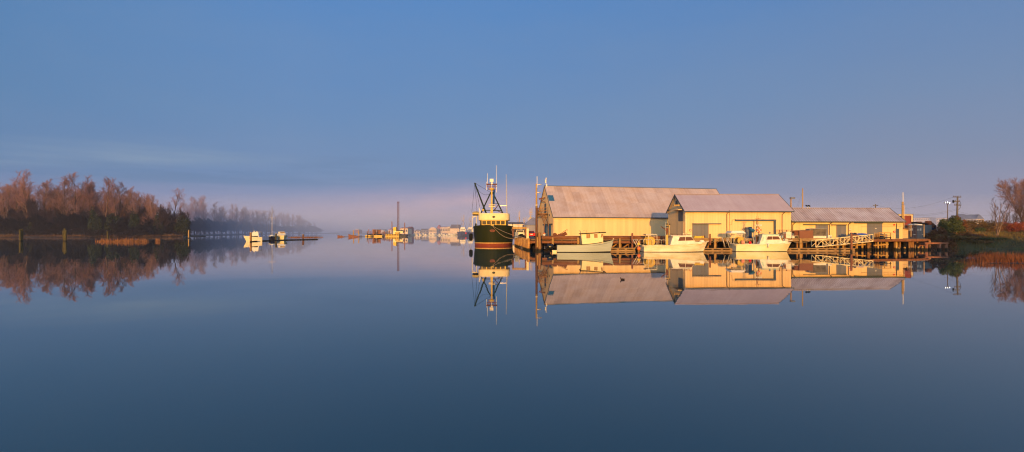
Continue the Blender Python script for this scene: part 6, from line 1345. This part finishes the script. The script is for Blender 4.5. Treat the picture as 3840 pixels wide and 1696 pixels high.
for (a, c, dr, lab) in (((PX(3283, Y3) + .5, Y3, PZ(771, Y3)), (p[0] - .8, Y, PZ(739, Y)), 1.6, 'highest overhead wire from the distant pole to the grey pole'), ((PX(3424, 150), 150, PZ(803, 150)), (p[0] - .2, Y, PZ(784, Y)), .5, 'upper of the close wire pair reaching the grey pole'), ((PX(3424, 152), 152, PZ(807, 152)), (p[0] - .2, Y, PZ(789, Y)), .5, 'lower of the close wire pair reaching the grey pole'),
                        ((PX(3510, 140), 140, PZ(818, 140)), (p[0] - .3, Y, PZ(809, Y)), .2, 'lowest wire with a dark splice left of the grey pole'), ((p[0] + .2, Y, PZ(793, Y)), (PX(3800, 190), 190, PZ(772, 190)), 2.2, 'overhead wire running right from the grey pole'), ((PX(3283, Y3) - .5, Y3, PZ(771, Y3)), (PX(3180, 210), 210, PZ(800, 210)), .8, 'overhead wire dropping left behind the low shed')):
    one('overhead_wire', B().tube(sag(a, c, dr, 12), .014, 4), 'black', lab, 'wire', (0, 0, 0), 0, 'overhead wires on the right')
one('wire_splice', B().lathe([(.02, -.5), (.12, -.35), (.14, .2), (.02, .5)], (0, 0, 0), 8, 0, 'x'), 'black', 'dark splice box hanging on the lowest wire', 'splice box', P(3574, 810.5, 112))
# ducks
def duck(px, py, rz, label):
    Y = F * CH / (py - HOR); o = thing('duck', label, 'duck', (PX(px, Y), Y, 0), rz, 'ducks on the river'); o.scale = (.62, .62, .62)
    pts = [((-.25, 0, .10), .012), ((-.20, 0, .085), .05), ((-.11, 0, .05), .095), ((0, 0, .04), .115), ((.09, 0, .055), .10), ((.135, 0, .10), .065), ((.15, 0, .15), .045), ((.165, 0, .195), .055), ((.195, 0, .21), .052), ((.222, 0, .205), .028), ((.235, 0, .2), .012)]
    m = B().tube([q[0] for q in pts], [q[1] for q in pts], 14); m.build('body', 'duck', o, True); B().hexa([(.22, -.02, .192), (.29, -.022, .188), (.29, .022, .188), (.22, .02, .192), (.22, -.016, .21), (.285, -.02, .198), (.285, .02, .198), (.22, .016, .21)]).build('bill', 'beak', o)
    return o
duck(2334, 1050, 180, 'dark duck swimming left in front of the big warehouse reflection'); duck(3397, 1009, 15, 'dark duck with pale flank swimming at right near the bank reflection')

# ------------------------------------------------------------------ air, sky, sun, camera
SUN_EL, SUN_AZ = 5.2, -7.0                      # the sun stands low behind the photographer
HX = B().hexa([(-2450, -46, -1), (2450, -46, -1), (2450, 2450, -1), (-2450, 2450, -1), (-2450, -46, 46), (2450, -46, 46), (2450, 2450, 46), (-2450, 2450, 46)]).build('haze', pm('haze_dummy', (1, 1, 1)))
hm = bpy.data.materials.new('river_haze'); hm.use_nodes = True; t = hm.node_tree; t.nodes.clear()
ou = t.nodes.new('ShaderNodeOutputMaterial'); pv = t.nodes.new('ShaderNodeVolumePrincipled'); pv.inputs['Color'].default_value = (.80, .85, 1.0, 1); pv.inputs['Density'].default_value = HAZE; pv.inputs['Anisotropy'].default_value = .0
lk(t, pv.outputs[0], ou.inputs['Volume']); HX.data.materials.clear(); HX.data.materials.append(hm); HX['kind'] = 'stuff'; HX['label'] = 'thin morning mist over the river'; HX['category'] = 'mist'
FX = B().hexa([(-1500, 332, -.5), (1500, 332, -.5), (1500, 2400, -.5), (-1500, 2400, -.5), (-1500, 345, FOGH), (1500, 345, FOGH), (1500, 2400, FOGH), (-1500, 2400, FOGH)]).build('fog_bank', hm)
fm = hm.copy(); fm.name = 'fog'; fm.node_tree.nodes['Principled Volume'].inputs['Density'].default_value = FOG; fm.node_tree.nodes['Principled Volume'].inputs['Color'].default_value = (.69, .77, .98, 1); FX.data.materials.clear(); FX.data.materials.append(fm); FX['kind'] = 'stuff'; FX['label'] = 'pink fog bank lying over the far river and town'; FX['category'] = 'fog'
wd = bpy.data.worlds.new('World'); scene.world = wd; wd.use_nodes = True; t = wd.node_tree; bg = t.nodes['Background']; bg.inputs['Strength'].default_value = .1
sky = t.nodes.new('ShaderNodeTexSky'); sky.sky_type = 'NISHITA'; sky.sun_disc = False; sky.sun_elevation = R(SUN_EL); sky.sun_rotation = R(180 - SUN_AZ); sky.altitude = 0; sky.air_density = 1; sky.dust_density = 2.0; sky.ozone_density = 2.5
tc = t.nodes.new('ShaderNodeTexCoord'); sp = t.nodes.new('ShaderNodeSeparateXYZ'); lk(t, tc.outputs['Generated'], sp.inputs[0])
el = sp.outputs[2]
c_mid = ramp(t, el, [(0.0, (.43, .36, .51)), (.045, (.33, .32, .48)), (.10, (.175, .275, .48)), (.20, (.150, .275, .50)), (.42, (.100, .255, .56)), (.62, (.19, .29, .48)), (.9, (.17, .27, .46))])
c_right = ramp(t, el, [(0.0, (.33, .29, .42)), (.05, (.30, .295, .41)), (.12, (.225, .28, .42)), (.22, (.18, .275, .455)), (.42, (.105, .24, .51)), (.62, (.19, .29, .48)), (.9, (.17, .27, .46))])
az = mth(t, 'DIVIDE', sp.outputs[0], mth(t, 'MAXIMUM', mth(t, 'ABSOLUTE', sp.outputs[1]), .05))
c = mixc(t, ramp_f(t, az, -.1, .75), c_mid, c_right)
c = mixc(t, mth(t, 'MULTIPLY', ramp_f(t, az, -.45, -1.05), .34), c, (.035, .165, .36))
# a soft pink bank low in the middle of the view, and thin streaks of cloud at left
pk = mth(t, 'MULTIPLY', ramp_f(t, mth(t, 'ABSOLUTE', mth(t, 'SUBTRACT', az, -.12)), .34, .04), mth(t, 'MULTIPLY', ramp_f(t, el, .11, .05), .9))
mpn = t.nodes.new('ShaderNodeMapping'); mpn.inputs['Scale'].default_value = (2.2, 2.2, 9); lk(t, tc.outputs['Generated'], mpn.inputs['Vector'])
nz = noise(t, mpn.outputs[0], 1.6, 4, .55); c = mixc(t, mth(t, 'MULTIPLY', pk, ramp_f(t, nz, .3, .7)), c, (.74, .46, .47))
mp2 = t.nodes.new('ShaderNodeMapping'); mp2.inputs['Scale'].default_value = (1.6, 1.6, 22); lk(t, tc.outputs['Generated'], mp2.inputs['Vector']); n4 = noise(t, mp2.outputs[0], 1.3, 6, .6)
tn = mth(t, 'DIVIDE', el, mth(t, 'MAXIMUM', mth(t, 'ABSOLUTE', sp.outputs[1]), .05)); band = mth(t, 'MULTIPLY', ramp_f(t, tn, .155, .138), ramp_f(t, tn, .075, .11)); lf = ramp_f(t, az, .15, -.45)
c = mixc(t, mth(t, 'MULTIPLY', mth(t, 'MULTIPLY', band, lf), mth(t, 'MULTIPLY', ramp_f(t, n4, .44, .56), .8)), c, (.135, .235, .42))
c = mixc(t, mth(t, 'MULTIPLY', mth(t, 'MULTIPLY', mth(t, 'MULTIPLY', ramp_f(t, tn, .20, .155), ramp_f(t, tn, .125, .145)), ramp_f(t, az, -.35, -.75)), mth(t, 'MULTIPLY', ramp_f(t, n4, .62, .40), .6)), c, (.27, .36, .48))
mp3 = t.nodes.new('ShaderNodeMapping'); mp3.inputs['Scale'].default_value = (1.0, 1.0, 3.5); lk(t, tc.outputs['Generated'], mp3.inputs['Vector']); n5 = noise(t, mp3.outputs[0], 2.2, 5, .55)
c = mixc(t, mth(t, 'MULTIPLY', ramp_f(t, n5, .35, .7), .24), c, (.20, .30, .46))
sc_ = t.nodes.new('ShaderNodeVectorMath'); sc_.operation = 'SCALE'; sc_.inputs['Scale'].default_value = 10 * SKYK; lk(t, c, sc_.inputs[0])
fac = mth(t, 'ADD', mth(t, 'MULTIPLY', ramp_f(t, sp.outputs[1], -.35, .15), .53), .45)
s2_ = t.nodes.new('ShaderNodeVectorMath'); s2_.operation = 'SCALE'; lk(t, mixc(t, fac, sky.outputs[0], sc_.outputs[0]), s2_.inputs[0])
lk(t, mth(t, 'ADD', mth(t, 'MULTIPLY', ramp_f(t, sp.outputs[1], .05, -.35), BACK), 1.0), s2_.inputs['Scale']); lk(t, s2_.outputs[0], bg.inputs['Color'])      # the sunward half of the sky is the brighter one
sl = bpy.data.lights.new('sun', 'SUN'); sl.energy = SUN; sl.color = SUNC; sl.angle = R(.5); so = bpy.data.objects.new('sun', sl); COL.objects.link(so)
d = Vector((math.sin(R(SUN_AZ)) * math.cos(R(SUN_EL)), -math.cos(R(SUN_AZ)) * math.cos(R(SUN_EL)), math.sin(R(SUN_EL)))); so.rotation_euler = d.to_track_quat('Z', 'Y').to_euler(); so.location = d * 80
cd = bpy.data.cameras.new('camera'); co = bpy.data.objects.new('camera', cd); COL.objects.link(co); scene.camera = co
co.location = (0, 0, CH); co.rotation_euler = (R(90), 0, 0); cd.sensor_width = 36; cd.lens = 36 * F / 3840; cd.shift_y = (HOR - 848) / 3840; cd.clip_start = .1; cd.clip_end = 6000
vs = scene.view_settings; vs.view_transform = 'Standard'; vs.look = 'None'; vs.exposure = EXPO; vs.gamma = 1
scene.render.engine = 'CYCLES'; cy = scene.cycles; cy.use_denoising = DN; cy.filter_width = 1.15; cy.max_bounces = 6; cy.diffuse_bounces = 2; cy.glossy_bounces = 3; cy.volume_bounces = 1; cy.transparent_max_bounces = 8; cy.caustics_reflective = False; cy.caustics_refractive = False; cy.sample_clamp_indirect = 4
